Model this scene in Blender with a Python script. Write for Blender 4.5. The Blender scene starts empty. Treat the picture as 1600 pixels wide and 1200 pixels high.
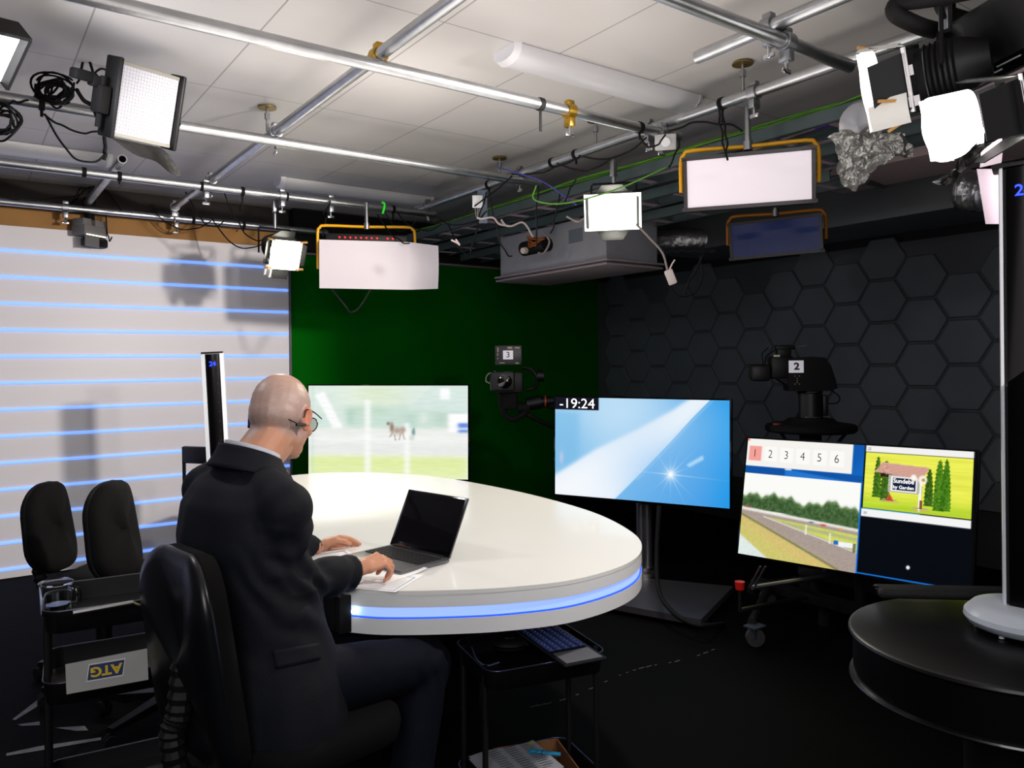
import bpy, bmesh, math, random
import numpy as np
from mathutils import Matrix, Vector, Euler, noise
R = random.Random(7)
sc = bpy.context.scene
COL = sc.collection
pi = math.pi
# ---------------------------------------------------------------- camera model (world: metres, Z up)
F = 1216.0; HC = 1.4; TH = math.radians(.54); U0 = 800.0; V0 = 570.0
AZ = math.atan2(870, 1216)
FW = Vector((math.sin(AZ), math.cos(AZ), 0)); RT = Vector((math.cos(AZ), -math.sin(AZ), 0)); UP = Vector((0, 0, 1))
def P(u, v, z=None, x=None, y=None, d=None):
    a = (u-U0)/F; b = (V0-v)/F
    X = a*math.cos(TH)+b*math.sin(TH); Z = -a*math.sin(TH)+b*math.cos(TH)
    r = FW+X*RT+Z*UP
    t = (z-HC)/r.z if z is not None else x/r.x if x is not None else y/r.y if y is not None else d
    return Vector((t*r.x, t*r.y, HC+t*r.z))
cd = bpy.data.cameras.new('camera'); cam = bpy.data.objects.new('camera', cd); COL.objects.link(cam)
r_ = math.cos(TH)*RT-math.sin(TH)*UP; u_ = math.sin(TH)*RT+math.cos(TH)*UP
cam.matrix_world = Matrix(((r_.x, u_.x, -FW.x, 0), (r_.y, u_.y, -FW.y, 0), (r_.z, u_.z, -FW.z, HC), (0, 0, 0, 1)))
cd.sensor_width = 36; cd.lens = F/1600*36; cd.shift_y = (V0-600)/1600; cd.clip_start = .05; cd.clip_end = 50
sc.camera = cam
# ---------------------------------------------------------------- materials
def lin(c):
    if isinstance(c, str):
        c = [int(c[i:i+2], 16)/255 for i in (0, 2, 4)]
    return tuple(x/12.92 if x <= .04045 else ((x+.055)/1.055)**2.4 for x in c)
MATS = {}
def M(name, c='808080', rough=.5, metal=0., em=None, es=1., bump=0., bs=30., var=0., vs=8., coat=0., alpha=1., trans=0., spec=.5, ior=1.45):
    if name in MATS: return MATS[name]
    m = bpy.data.materials.new(name); m.use_nodes = True; MATS[name] = m
    nt = m.node_tree; b = nt.nodes['Principled BSDF']; L = nt.links
    col = (*lin(c), 1)
    b.inputs['Base Color'].default_value = col
    b.inputs['Roughness'].default_value = rough; b.inputs['Metallic'].default_value = metal
    b.inputs['Specular IOR Level'].default_value = spec; b.inputs['IOR'].default_value = ior
    b.inputs['Coat Weight'].default_value = coat; b.inputs['Transmission Weight'].default_value = trans
    b.inputs['Alpha'].default_value = alpha
    if em is not None:
        b.inputs['Emission Color'].default_value = (*lin(em), 1); b.inputs['Emission Strength'].default_value = es
    tc = nt.nodes.new('ShaderNodeTexCoord')
    if var > 0:
        n = nt.nodes.new('ShaderNodeTexNoise'); n.inputs['Scale'].default_value = vs; n.inputs['Detail'].default_value = 4
        L.new(tc.outputs['Object'], n.inputs['Vector'])
        mr = nt.nodes.new('ShaderNodeMapRange'); L.new(n.outputs['Fac'], mr.inputs['Value'])
        mr.inputs['From Min'].default_value = .3; mr.inputs['From Max'].default_value = .7
        mr.inputs['To Min'].default_value = 1-var; mr.inputs['To Max'].default_value = 1+var
        hv = nt.nodes.new('ShaderNodeHueSaturation'); hv.inputs['Color'].default_value = col
        L.new(mr.outputs['Result'], hv.inputs['Value']); L.new(hv.outputs['Color'], b.inputs['Base Color'])
    if bump > 0:
        n2 = nt.nodes.new('ShaderNodeTexNoise'); n2.inputs['Scale'].default_value = bs; n2.inputs['Detail'].default_value = 5
        L.new(tc.outputs['Object'], n2.inputs['Vector'])
        bp = nt.nodes.new('ShaderNodeBump'); bp.inputs['Strength'].default_value = bump; bp.inputs['Distance'].default_value = .01
        L.new(n2.outputs['Fac'], bp.inputs['Height']); L.new(bp.outputs['Normal'], b.inputs['Normal'])
    return m
def MV(name, emis=1., rough=.5, bump=0., bs=60., sss=0.):
    """material that takes its colour from the mesh's own 'col' attribute; emis>0 makes it a lit screen"""
    if name in MATS: return MATS[name]
    m = bpy.data.materials.new(name); m.use_nodes = True; MATS[name] = m
    nt = m.node_tree; b = nt.nodes['Principled BSDF']; L = nt.links
    a = nt.nodes.new('ShaderNodeAttribute'); a.attribute_name = 'col'
    b.inputs['Roughness'].default_value = rough
    if emis > 0:
        b.inputs['Base Color'].default_value = (.001, .001, .001, 1); b.inputs['Specular IOR Level'].default_value = .05
        L.new(a.outputs['Color'], b.inputs['Emission Color']); b.inputs['Emission Strength'].default_value = emis
        m.cycles.emission_sampling = 'NONE'
    else:
        L.new(a.outputs['Color'], b.inputs['Base Color'])
        if bump:
            tc = nt.nodes.new('ShaderNodeTexCoord'); n2 = nt.nodes.new('ShaderNodeTexNoise'); n2.inputs['Scale'].default_value = bs; n2.inputs['Detail'].default_value = 4
            L.new(tc.outputs['Object'], n2.inputs['Vector'])
            bp = nt.nodes.new('ShaderNodeBump'); bp.inputs['Strength'].default_value = bump; bp.inputs['Distance'].default_value = .004
            L.new(n2.outputs['Fac'], bp.inputs['Height']); L.new(bp.outputs['Normal'], b.inputs['Normal'])
    return m
BLK = M('black_plastic', '0a0a0b', .5, spec=.35)
BLKG = M('black_gloss', '050506', .08, coat=.5)
BLKM = M('black_matte', '060607', .8, spec=.3)
BLKF = M('black_fabric', '060505', .9, spec=.2, bump=.3, bs=400)
STEEL = M('galvanised_steel', 'b4b6b8', .33, 1., var=.12, vs=14, bump=.05, bs=60)
CHROME = M('chrome', 'c8c8cc', .15, 1.)
ZINC = M('zinc_bracket', '9a9ca0', .4, 1.)
ALU = M('brushed_aluminium', 'a8a6a4', .35, 1., var=.06)
WHITE = M('white_plastic', 'e6e6ea', .35)
CABLE = M('cable_rubber', '050506', .7, spec=.25)
# ---------------------------------------------------------------- mesh builder
def T(x, y=None, z=None): return Matrix.Translation(Vector((x, y, z)) if y is not None else Vector(x))
def RX(d): return Matrix.Rotation(math.radians(d), 4, 'X')
def RY(d): return Matrix.Rotation(math.radians(d), 4, 'Y')
def RZ(d): return Matrix.Rotation(math.radians(d), 4, 'Z')
def axis_m(p0, p1, up=(0, 0, 1)):
    """matrix at p0 whose Z points to p1"""
    z = (Vector(p1)-Vector(p0)); z = z.normalized() if z.length > 1e-9 else Vector((0, 0, 1))
    u = Vector(up)
    if abs(z.dot(u)) > .98: u = Vector((1, 0, 0))
    x = u.cross(z).normalized(); y = z.cross(x)
    m = Matrix.Identity(4)
    for i in range(3): m[i][0] = x[i]; m[i][1] = y[i]; m[i][2] = z[i]; m[i][3] = p0[i]
    return m
def look(p, target, roll=0):
    """matrix at p, local -Y points to target, local Z upwards"""
    d = (Vector(target)-Vector(p)).normalized(); y = -d
    x = y.cross(Vector((0, 0, 1))).normalized(); z = x.cross(y)
    m = Matrix.Identity(4)
    for i in range(3): m[i][0] = x[i]; m[i][1] = y[i]; m[i][2] = z[i]; m[i][3] = p[i]
    return m @ RY(roll)
def catmull(pts, n=6):
    pts = [Vector(p) for p in pts]
    if len(pts) < 3: return pts
    out = []
    q = [pts[0]*2-pts[1]]+pts+[pts[-1]*2-pts[-2]]
    for i in range(1, len(q)-2):
        a, b, c, d = q[i-1], q[i], q[i+1], q[i+2]
        for k in range(n):
            t = k/n
            out.append(.5*((2*b)+(c-a)*t+(2*a-5*b+4*c-d)*t*t+(3*b-a-3*c+d)*t**3))
    out.append(pts[-1]); return out
class MB:
    def __init__(s): s.v = []; s.f = []; s.m = []
    def add(s, vs, fs, mi=0, mat=None):
        o = len(s.v)
        s.v += [(mat @ Vector(v)) if mat is not None else Vector(v) for v in vs]
        s.f += [[i+o for i in f] for f in fs]; s.m += [mi]*len(fs); return s
    def box(s, c, d, mat=None, mi=0, bev=0., seg=2):
        bm = bmesh.new(); bmesh.ops.create_cube(bm, size=1)
        for v in bm.verts: v.co = Vector((v.co.x*d[0], v.co.y*d[1], v.co.z*d[2]))
        if bev > 0: bmesh.ops.bevel(bm, geom=bm.edges[:], offset=min(bev, min(d)*.49), segments=seg, affect='EDGES', profile=.5)
        bm.verts.index_update()
        mm = T(c) if mat is None else mat @ T(c)
        s.add([v.co.copy() for v in bm.verts], [[v.index for v in f.verts] for f in bm.faces], mi, mm); bm.free(); return s
    def cyl(s, p0, p1, r0, r1=None, n=16, mi=0, caps=True, mat=None, hole=None):
        r1 = r0 if r1 is None else r1
        a = axis_m(p0, p1); h = (Vector(p1)-Vector(p0)).length
        if mat is not None: a = mat @ a
        vs = []; fs = []
        for k, (r, z) in enumerate(((r0, 0), (r1, h))):
            for i in range(n): vs.append((r*math.cos(2*pi*i/n), r*math.sin(2*pi*i/n), z))
        for i in range(n):
            j = (i+1) % n; fs.append([i, j, n+j, n+i])
        if hole is None and caps: fs += [list(range(n))[::-1], list(range(n, 2*n))]
        if hole is not None:
            for r, z in ((hole, 0), (hole, h)):
                for i in range(n): vs.append((r*math.cos(2*pi*i/n), r*math.sin(2*pi*i/n), z))
            for i in range(n):
                j = (i+1) % n
                fs += [[2*n+j, 2*n+i, 3*n+i, 3*n+j], [j, i, 2*n+i, 2*n+j], [n+i, n+j, 3*n+j, 3*n+i]]
        return s.add(vs, fs, mi, a)
    def tube(s, pts, r, n=8, sm=0, mi=0, mat=None, closed=False):
        pts = [Vector(p) for p in pts]
        if sm: pts = catmull(pts, sm)
        N = len(pts); vs = []; fs = []; px = None
        for i, p in enumerate(pts):
            t = (pts[min(i+1, N-1)]-pts[max(i-1, 0)])
            t = t.normalized() if t.length > 1e-9 else Vector((0, 0, 1))
            if px is None:
                u = Vector((0, 0, 1)) if abs(t.z) < .9 else Vector((1, 0, 0)); px = u.cross(t).normalized()
            else:
                px = (px-t*px.dot(t)); px = px.normalized() if px.length > 1e-6 else Vector((1, 0, 0))
            py = t.cross(px); rr = r[i] if isinstance(r, (list, tuple)) else r
            for k in range(n):
                a = 2*pi*k/n; vs.append(p+px*(rr*math.cos(a))+py*(rr*math.sin(a)))
        for i in range(N-1):
            for k in range(n):
                l = (k+1) % n; fs.append([i*n+k, i*n+l, (i+1)*n+l, (i+1)*n+k])
        fs += [list(range(n))[::-1], list(range((N-1)*n, N*n))]
        return s.add(vs, fs, mi, mat)
    def lathe(s, prof, n=32, mat=None, mi=0, a0=0., a1=2*pi):
        vs = []; fs = []; full = abs(a1-a0-2*pi) < 1e-6; nn = n if full else n+1
        for r, z in prof:
            for i in range(nn):
                a = a0+(a1-a0)*i/n; vs.append((r*math.cos(a), r*math.sin(a), z))
        for k in range(len(prof)-1):
            for i in range(n):
                j = (i+1) % nn
                fs.append([k*nn+i, k*nn+j, (k+1)*nn+j, (k+1)*nn+i])
        return s.add(vs, fs, mi, mat)
    def sph(s, c, r, mat=None, mi=0, n=20, m=12):
        r = (r, r, r) if not isinstance(r, (tuple, list)) else r
        vs = [(0, 0, -1)]; fs = []
        for k in range(1, m):
            ph = -pi/2+pi*k/m
            for i in range(n): vs.append((math.cos(ph)*math.cos(2*pi*i/n), math.cos(ph)*math.sin(2*pi*i/n), math.sin(ph)))
        vs.append((0, 0, 1)); L_ = len(vs)-1
        for i in range(n):
            j = (i+1) % n; fs.append([0, 1+j, 1+i]); fs.append([L_, 1+(m-2)*n+i, 1+(m-2)*n+j])
            for k in range(m-2): fs.append([1+k*n+i, 1+k*n+j, 1+(k+1)*n+j, 1+(k+1)*n+i])
        mm = T(c) @ Matrix.Diagonal((*r, 1)) if mat is None else mat @ T(c) @ Matrix.Diagonal((*r, 1))
        return s.add(vs, fs, mi, mm)
    def cap(s, p0, p1, r0, r1, n=16, mi=0, mat=None, flat=1.):
        """tapered capsule (flat squashes it along its local Y)"""
        a = axis_m(p0, p1); h = (Vector(p1)-Vector(p0)).length
        if mat is not None: a = mat @ a
        a = a @ Matrix.Diagonal((1, flat, 1, 1))
        prof = [(r0*math.cos(t), r0*math.sin(t)) for t in [(-pi/2+.02)+(pi/2-.02)*k/5 for k in range(6)]]
        prof += [(r1*math.cos(t), h+r1*math.sin(t)) for t in [(pi/2-.02)*k/5 for k in range(6)]]
        s.lathe(prof, n, a, mi); o = len(s.v)-len(prof)*n
        s.f += [list(range(o, o+n))[::-1], list(range(len(s.v)-n, len(s.v)))]; s.m += [mi, mi]; return s
    def prism(s, poly, h, mat=None, mi=0, mi_side=None):
        n = len(poly); vs = [(x, y, 0) for x, y in poly]+[(x, y, h) for x, y in poly]
        s.add(vs, [list(range(n))[::-1], list(range(n, 2*n))], mi, mat)
        o = len(s.v)-2*n
        s.f += [[o+i, o+(i+1) % n, o+n+(i+1) % n, o+n+i] for i in range(n)]; s.m += [mi if mi_side is None else mi_side]*n; return s
    def poly(s, pts, mi=0, mat=None): return s.add(pts, [list(range(len(pts)))], mi, mat)
    def grid(s, fn, nu, nv, mi=0, mat=None):
        vs = [fn(i/nu, j/nv) for j in range(nv+1) for i in range(nu+1)]
        fs = [[j*(nu+1)+i, j*(nu+1)+i+1, (j+1)*(nu+1)+i+1, (j+1)*(nu+1)+i] for j in range(nv) for i in range(nu)]
        return s.add(vs, fs, mi, mat)
    def loft(s, rings, mi=0, caps=True, mat=None):
        n = len(rings[0]); vs = [p for r in rings for p in r]; fs = []
        for k in range(len(rings)-1):
            for i in range(n):
                j = (i+1) % n; fs.append([k*n+i, k*n+j, (k+1)*n+j, (k+1)*n+i])
        if caps: fs += [list(range(n))[::-1], list(range((len(rings)-1)*n, len(rings)*n))]
        return s.add(vs, fs, mi, mat)
W = {}
def mkmesh(name, mb, mats, inv=None, smooth=True, ang=35):
    me = bpy.data.meshes.new(name)
    vs = [tuple(inv @ v) for v in mb.v] if inv is not None else [tuple(v) for v in mb.v]
    me.from_pydata(vs, [], mb.f)
    for m in (mats if isinstance(mats, (list, tuple)) else [mats]): me.materials.append(m)
    me.polygons.foreach_set('material_index', mb.m)
    if smooth:
        me.polygons.foreach_set('use_smooth', [True]*len(me.polygons))
        try: me.set_sharp_from_angle(angle=math.radians(ang))
        except Exception: pass
    me.update(); return me
def tag(o, label=None, cat=None, group=None, kind=None):
    for k, v in (('label', label), ('category', cat), ('group', group), ('kind', kind)):
        if v: o[k] = v
    return o
def thing(name, label, cat, mat=None, group=None):
    o = bpy.data.objects.new(name, None); COL.objects.link(o); o.empty_display_size = .05
    m = mat if isinstance(mat, Matrix) else T(mat) if mat is not None else Matrix.Identity(4)
    o.matrix_world = m; W[o.name] = m.copy(); return tag(o, label, cat, group)
def part(name, mb, mats, parent, world=False, smooth=True, label=None, ang=35):
    """a part: vertices are in the thing's frame, or in world metres when world=True"""
    pm = W[parent.name]
    me = mkmesh(name, mb, mats, pm.inverted() if world else None, smooth, ang)
    o = bpy.data.objects.new(name, me); COL.objects.link(o); o.parent = parent; W[o.name] = pm.copy()
    if label: o['label'] = label
    return o
def solo(name, mb, mats, label, cat, group=None, kind=None, smooth=True, ang=35):
    """a thing that is one mesh; vertices in world metres"""
    lo = [min(v[i] for v in mb.v) for i in range(3)]; hi = [max(v[i] for v in mb.v) for i in range(3)]
    b = T((lo[0]+hi[0])/2, (lo[1]+hi[1])/2, lo[2])
    me = mkmesh(name, mb, mats, b.inverted(), smooth, ang)
    o = bpy.data.objects.new(name, me); COL.objects.link(o); o.matrix_world = b; W[o.name] = b
    return tag(o, label, cat, group, kind)
def struct(name, mb, mats, smooth=False):
    me = mkmesh(name, mb, mats, None, smooth); o = bpy.data.objects.new(name, me); COL.objects.link(o); W[o.name] = Matrix.Identity(4)
    o['kind'] = 'structure'; return o
def tmesh(s, size, ext=.0, bold=0.):
    c = bpy.data.curves.new('t', 'FONT'); c.body = s; c.size = size; c.extrude = ext; c.offset = bold
    c.align_x = 'CENTER'; c.align_y = 'CENTER'
    o = bpy.data.objects.new('t', c); COL.objects.link(o); bpy.context.view_layer.update()
    me = bpy.data.meshes.new_from_object(o.evaluated_get(bpy.context.evaluated_depsgraph_get()))
    vs = [v.co.copy() for v in me.vertices]; fs = [list(p.vertices) for p in me.polygons]
    bpy.data.objects.remove(o); bpy.data.curves.remove(c); bpy.data.meshes.remove(me); return vs, fs
def text(mb, s, size, mat, mi=0, bold=0., sx=1.):
    vs, fs = tmesh(s, size, 0., bold); mb.add([(v.x*sx, v.y, v.z) for v in vs], fs, mi, mat); return mb
def remesh(name, mb, mats, voxel, smooth_it=4, parent=None, deform=None, color=None, topthing=None):
    """fuse overlapping volumes into one continuous skin"""
    me = mkmesh(name, mb, mats, None)
    o = bpy.data.objects.new(name+'_tmp', me); COL.objects.link(o)
    r = o.modifiers.new('r', 'REMESH'); r.mode = 'VOXEL'; r.voxel_size = voxel
    if smooth_it: s = o.modifiers.new('s', 'SMOOTH'); s.iterations = smooth_it; s.factor = .5
    bpy.context.view_layer.update()
    m2 = bpy.data.meshes.new_from_object(o.evaluated_get(bpy.context.evaluated_depsgraph_get())); m2.name = name
    bpy.data.objects.remove(o)
    n = len(m2.vertices); co = np.empty(n*3); m2.vertices.foreach_get('co', co); co = co.reshape(-1, 3)
    no = np.empty(n*3); m2.vertices.foreach_get('normal', no); no = no.reshape(-1, 3)
    if deform is not None: co = deform(co, no)
    if color is not None:
        at = m2.color_attributes.new('col', 'FLOAT_COLOR', 'POINT'); c = np.ones((n, 4)); c[:, :3] = color(co, no); at.data.foreach_set('color', c.ravel())
    inv = W[parent.name].inverted(); q = np.array(inv)
    co = co @ q[:3, :3].T+q[:3, 3]; m2.vertices.foreach_set('co', co.ravel())
    m2.materials.clear()
    for m in (mats if isinstance(mats, (list, tuple)) else [mats]): m2.materials.append(m)
    m2.polygons.foreach_set('use_smooth', [True]*len(m2.polygons)); m2.polygons.foreach_set('material_index', [0]*len(m2.polygons)); m2.update()
    ob = bpy.data.objects.new(name, m2); COL.objects.link(ob); ob.parent = parent; W[ob.name] = W[parent.name].copy(); return ob
def copy_thing(o, mat, label=None, group=None):
    c = o.copy(); COL.objects.link(c); c.matrix_world = mat; W[c.name] = mat.copy()
    if label: c['label'] = label
    if group: c['group'] = group
    for ch in list(o.children):
        d = ch.copy(); COL.objects.link(d); d.parent = c; W[d.name] = mat.copy()
        for g in list(ch.children):
            e = g.copy(); COL.objects.link(e); e.parent = d; W[e.name] = mat.copy()
    return c
def snoise(co, scale, seed=0):
    out = np.empty(len(co))
    for i, p in enumerate(co): out[i] = noise.noise((p[0]*scale[0]+seed, p[1]*scale[1], p[2]*scale[2]))
    return out
# ================================================================ the room
def rough_black(name, c, rough, bs, st):
    return M(name, c, rough, bump=st, bs=bs, var=.25, vs=3, spec=.08)
FLOORM = rough_black('black_floor', '020202', .8, 40, .1)
mb = MB(); mb.poly([(-2, -2, 0), (5.66, -2, 0), (5.66, 6.3, 0), (-2, 6.3, 0)]); struct('floor', mb, FLOORM)
# ceiling boards: white panels with thin seams on a 0.55 x 1.19 m grid
def ceil_mat():
    m = bpy.data.materials.new('ceiling_boards'); m.use_nodes = True; nt = m.node_tree; L = nt.links
    b = nt.nodes['Principled BSDF']; b.inputs['Roughness'].default_value = .42
    g = nt.nodes.new('ShaderNodeNewGeometry'); sp = nt.nodes.new('ShaderNodeSeparateXYZ'); L.new(g.outputs['Position'], sp.inputs[0])
    def mth(op, a, bv=None, c=None):
        n = nt.nodes.new('ShaderNodeMath'); n.operation = op
        for i, q in enumerate((a, bv, c)):
            if q is None: continue
            if isinstance(q, (int, float)): n.inputs[i].default_value = q
            else: L.new(q, n.inputs[i])
        return n.outputs[0]
    def seam(o, off, per, w):
        t = mth('DIVIDE', mth('SUBTRACT', o, off), per); fr = mth('FRACT', t)
        d = mth('MULTIPLY', mth('ABSOLUTE', mth('SUBTRACT', fr, .5)), per)
        return mth('GREATER_THAN', d, per/2-w)
    s = mth('MAXIMUM', seam(sp.outputs[0], .42, .549, .003), seam(sp.outputs[1], 2.54, 1.19, .0028))
    n = nt.nodes.new('ShaderNodeTexNoise'); n.inputs['Scale'].default_value = 1.6; L.new(g.outputs['Position'], n.inputs['Vector'])
    r1 = nt.nodes.new('ShaderNodeMix'); r1.data_type = 'RGBA'
    r1.inputs['A'].default_value = (*lin('d0cdc9'), 1); r1.inputs['B'].default_value = (*lin('c2bebd'), 1); L.new(n.outputs['Fac'], r1.inputs['Factor'])
    mx = nt.nodes.new('ShaderNodeMix'); mx.data_type = 'RGBA'; L.new(s, mx.inputs['Factor'])
    L.new(r1.outputs['Result'], mx.inputs['A']); mx.inputs['B'].default_value = (*lin('8f8b88'), 1)
    L.new(mx.outputs['Result'], b.inputs['Base Color']); return m
mb = MB(); mb.poly([(-2, -2, 2.7), (-2, 6.3, 2.7), (5.66, 6.3, 2.7), (5.66, -2, 2.7)]); struct('ceiling', mb, ceil_mat())
WDARK = M('dark_wall_paint', '17181a', .7, var=.1, vs=2)
mb = MB(); mb.poly([(-2, 6.3, 0), (-2, 6.3, 2.7), (5.66, 6.3, 2.7), (5.66, 6.3, 0)][::-1]); struct('wall_back', mb, M('back_wall_paint', '2a2422', .8))
mb = MB(); mb.poly([(5.66, 6.3, 0), (5.66, 6.3, 2.7), (5.66, -2, 2.7), (5.66, -2, 0)][::-1]); struct('wall_right', mb, WDARK)
mb = MB(); mb.poly([(-2, -2, 0), (-2, -2, 2.7), (-2, 6.3, 2.7), (-2, 6.3, 0)][::-1]); struct('wall_left', mb, M('side_wall_paint', '6a6a6e', .8))
mb = MB(); mb.poly([(5.66, -2, 0), (5.66, -2, 2.7), (-2, -2, 2.7), (-2, -2, 0)][::-1]); struct('wall_front', mb, M('front_wall_paint', '4a4a4e', .8))
# white ceiling beam over the right side, pink light put into its colour
mb = MB(); mb.box((4.28, 1.2, 2.575), (.5, 3.1, .25), bev=.004); struct('trim_1', mb, M('beam_pink_lit', 'b8a3a6', .6))
# black void above the walls
mb = MB(); mb.box((5.2, 6.24, 2.5), (1.0, .08, .4)); mb.box((3.6, 6.24, 2.52), (2.7, .1, .34)); struct('trim_2', mb, M('void_black', '0c0c0d', .9))
# ---------------------------------------------------------------- lit striped backdrop
WY = 6.2
t = thing('backdrop_wall', 'white studio backdrop wall with glowing blue horizontal light lines', 'wall panel', (0.1, WY, 0))
mb = MB(); mb.box((.105, 6.23, 1.185), (4.21, .06, 2.362), bev=.003)
part('panel', mb, M('satin_white_panel', 'eae6ea', .45), t, world=True)
mb = MB(); mb.box((.105, 6.235, 2.43), (4.21, .05, .125), bev=.002)
part('top_board', mb, M('bare_fibreboard', '9a6f3c', .75, var=.1, vs=5), t, world=True, label='bare brown fibreboard strip along the top')
LEDB = M('blue_led_line', '88aaff', .4, em='6f9dff', es=1.1)
LEDW = M('white_led_spot', 'ffffff', .3, em='fffaf0', es=1.2)
for k in range(13):
    z = 2.2-.178*k
    mb = MB(); mb.box((.105, 6.197, z), (4.2, .012, .021), bev=.004)
    part('light_line', mb, LEDB, t, world=True)
mb = MB(); mb.box((2.215, 6.22, 1.18), (.012, .09, 2.36)); part('edge_trim', mb, M('grey_edge', '55565c', .5), t, world=True)
# ---------------------------------------------------------------- green chroma wall and hexagon wall
mb = MB(); mb.box((3.935, 6.285, 1.166), (3.44, .03, 2.332))
solo('green_screen', mb, M('chroma_green', '006007', .95, var=.06, vs=1.2, spec=.1), 'plain dark green chroma screen covering the back wall', 'green screen')
mb = MB(); mb.box((3.935, 6.27, 2.355), (3.44, .05, .046)); struct('trim_3', mb, M('pinkish_rail', '8d7a80', .6))
XH = 5.66
HEXM = M('hexagon_panel_grey', '5a6166', .5, var=.08, vs=4, bump=.1, bs=50)
mb = MB(); mb.box((5.645, 2.9, 1.33), (.03, 6.76, 1.88), mi=1)
tilt = math.radians(0.0)
hw = .286; ph = .317
y0 = 5.965; zb = 1.372
for c in range(-1, 24):
    yc = y0-hw*c
    for r in range(-3, 4):
        zc = zb+ph*r+(ph/2 if c % 2 == 0 else 0)
        if zc > 2.18 or zc < .45 or yc < -.4 or yc > 6.1: continue
        if zc > 2.1 and R.random() < .3: continue
        R1 = (.286/1.5)*.965; H1 = ph/2*.955
        def hx(k): return [(R1*k, 0), (R1*k/2, H1*k), (-R1*k/2, H1*k), (-R1*k, 0), (-R1*k/2, -H1*k), (R1*k/2, -H1*k)]
        rings = []
        for dx, k in ((0, 1.0), (.014, .975), (.018, .945)):
            rings.append([(XH-.03-dx, yc+a, zc+b) for a, b in hx(k)])
        n = 6; o = len(mb.v); mb.v += [Vector(p) for rg in rings for p in rg]
        for q in range(2):
            for i in range(6): mb.f.append([o+q*6+i, o+q*6+(i+1) % 6, o+q*6+6+(i+1) % 6, o+q*6+6+i]); mb.m.append(0)
        mb.f.append([o+12+i for i in range(6)]); mb.m.append(0)
solo('hexagon_wall_panel', mb, [HEXM, M('hexagon_groove_grey', '4b4f53', .6)], 'dark grey wall panel with raised honeycomb hexagon relief', 'wall panel', smooth=False)
# ---------------------------------------------------------------- ceiling luminaires
LUM = M('luminaire_diffuser', 'd9d8dc', .35)
def batten(x0, x1, y, label):
    t = thing('ceiling_luminaire', label, 'light', ((x0+x1)/2, y, 2.66), 'unlit ceiling luminaires')
    L_ = x1-x0; mb = MB()
    prof = [(-.085, 0), (.085, 0), (.08, -.03), (.055, -.052), (.02, -.06), (-.02, -.06), (-.055, -.052), (-.08, -.03)]
    rings = [[(x, a, .038+b) for a, b in prof] for x in (-L_/2+.03, L_/2-.03)]
    mb.loft(rings); part('diffuser', mb, LUM, t, ang=60)
    for s in (-1, 1):
        mb = MB(); rings = [[(s*(L_/2-.03), a*1.04, .04+b*1.08) for a, b in prof], [(s*L_/2, a*.92, .04+b*.85) for a, b in prof]]
        mb.loft(rings if s > 0 else rings[::-1]); part('end_cap', mb, WHITE, t, ang=60)
batten(1.84, 2.97, 2.61, 'long unlit white batten luminaire on ceiling between the first two long pipes')
batten(1.82, 3.02, 5.31, 'long unlit batten luminaire on ceiling above the yellow framed soft light')
batten(-.5, .79, 5.33, 'unlit white batten luminaire on ceiling at the left end of the room')
# ---------------------------------------------------------------- grid of scaffold pipes
PR = .024; ZL = 2.5; ZU = 2.556
def pipe(p0, p1, label, r=PR):
    mb = MB(); mb.cyl(p0, p1, r, r, 24, hole=r*.82)
    solo('steel_pipe', mb, STEEL, label, 'pipe')
pipe((-1.6, 2.6, ZL), (2.87, 2.6, ZL), 'longest galvanised pipe crossing the ceiling nearest the camera')
pipe((-1.6, 3.75, ZL), (2.9, 3.75, ZL), 'galvanised pipe passing behind the square lamp panel')
pipe((-1.6, 4.93, ZL), (2.85, 4.93, ZL), 'galvanised pipe holding the yellow framed white soft light on the left')
pipe((-1.6, 6.09, ZL), (2.5, 6.09, ZL), 'galvanised pipe running close along the white striped backdrop')
pipe((.6, 1.62, ZL), (2.72, 1.62, ZL), 'galvanised pipe ending at the large barn door lamp upper right')
pipe((1.29, -.9, ZU), (1.29, 5.98, ZU), 'galvanised pipe crossing over the long pipes left of centre')
pipe((2.79, .9, ZU), (2.79, 5.1, ZU), 'galvanised pipe running along the cable trays on the right')
pipe((2.29, -.8, ZU), (2.29, 1.98, ZU), 'short open ended pipe under the ceiling upper right')
pipe((.76, 4.74, ZU), (.76, 6.14, ZU), 'short open ended pipe beside the square lamp panel')
def clamp(pos, ax, label, bolt=True, col=ZINC):
    """ax 'x' or 'y': the direction of the gripped pipe"""
    m = T(pos) @ (RZ(90) if ax == 'y' else Matrix.Identity(4))
    t = thing('pipe_clamp', label, 'clamp', m)
    mb = MB(); mb.cyl((-.02, 0, 0), (.02, 0, 0), .033, .033, 20, hole=.0255); mb.box((0, 0, .035), (.036, .03, .022), bev=.003)
    part('ring', mb, col, t)
    if bolt:
        mb = MB(); mb.box((0, .0, -.05), (.03, .045, .04), bev=.004); part('bracket', mb, col, t)
        mb = MB(); mb.cyl((0, 0, -.07), (0, 0, -.105), .006, .006, 8); mb.box((0, 0, -.1), (.045, .008, .018), bev=.003); part('wing_bolt', mb, CHROME, t)
def hanger(pos, label):
    t = thing('ceiling_hanger', label, 'hanger', T(pos))
    mb = MB(); mb.lathe([(0, .0), (.045, .0), (.045, -.006), (.0, -.008)], 20); part('plate', mb, M('aged_brass', '8a7444', .45, .8), t)
    mb = MB(); mb.cyl((0, 0, -.006), (0, 0, -.12), .007, .007, 10); mb.cyl((0, 0, -.03), (0, 0, -.06), .014, .014, 8); part('rod', mb, ZINC, t)
BRASS = M('brass', 'b8933a', .3, 1.)
clamp((1.29, 3.79, ZU-.0), 'y', 'zinc clamp under round ceiling hanger left of centre')
hanger((1.275, 3.86, 2.695), 'round ceiling hanger plate above the left crossing pipe')
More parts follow.
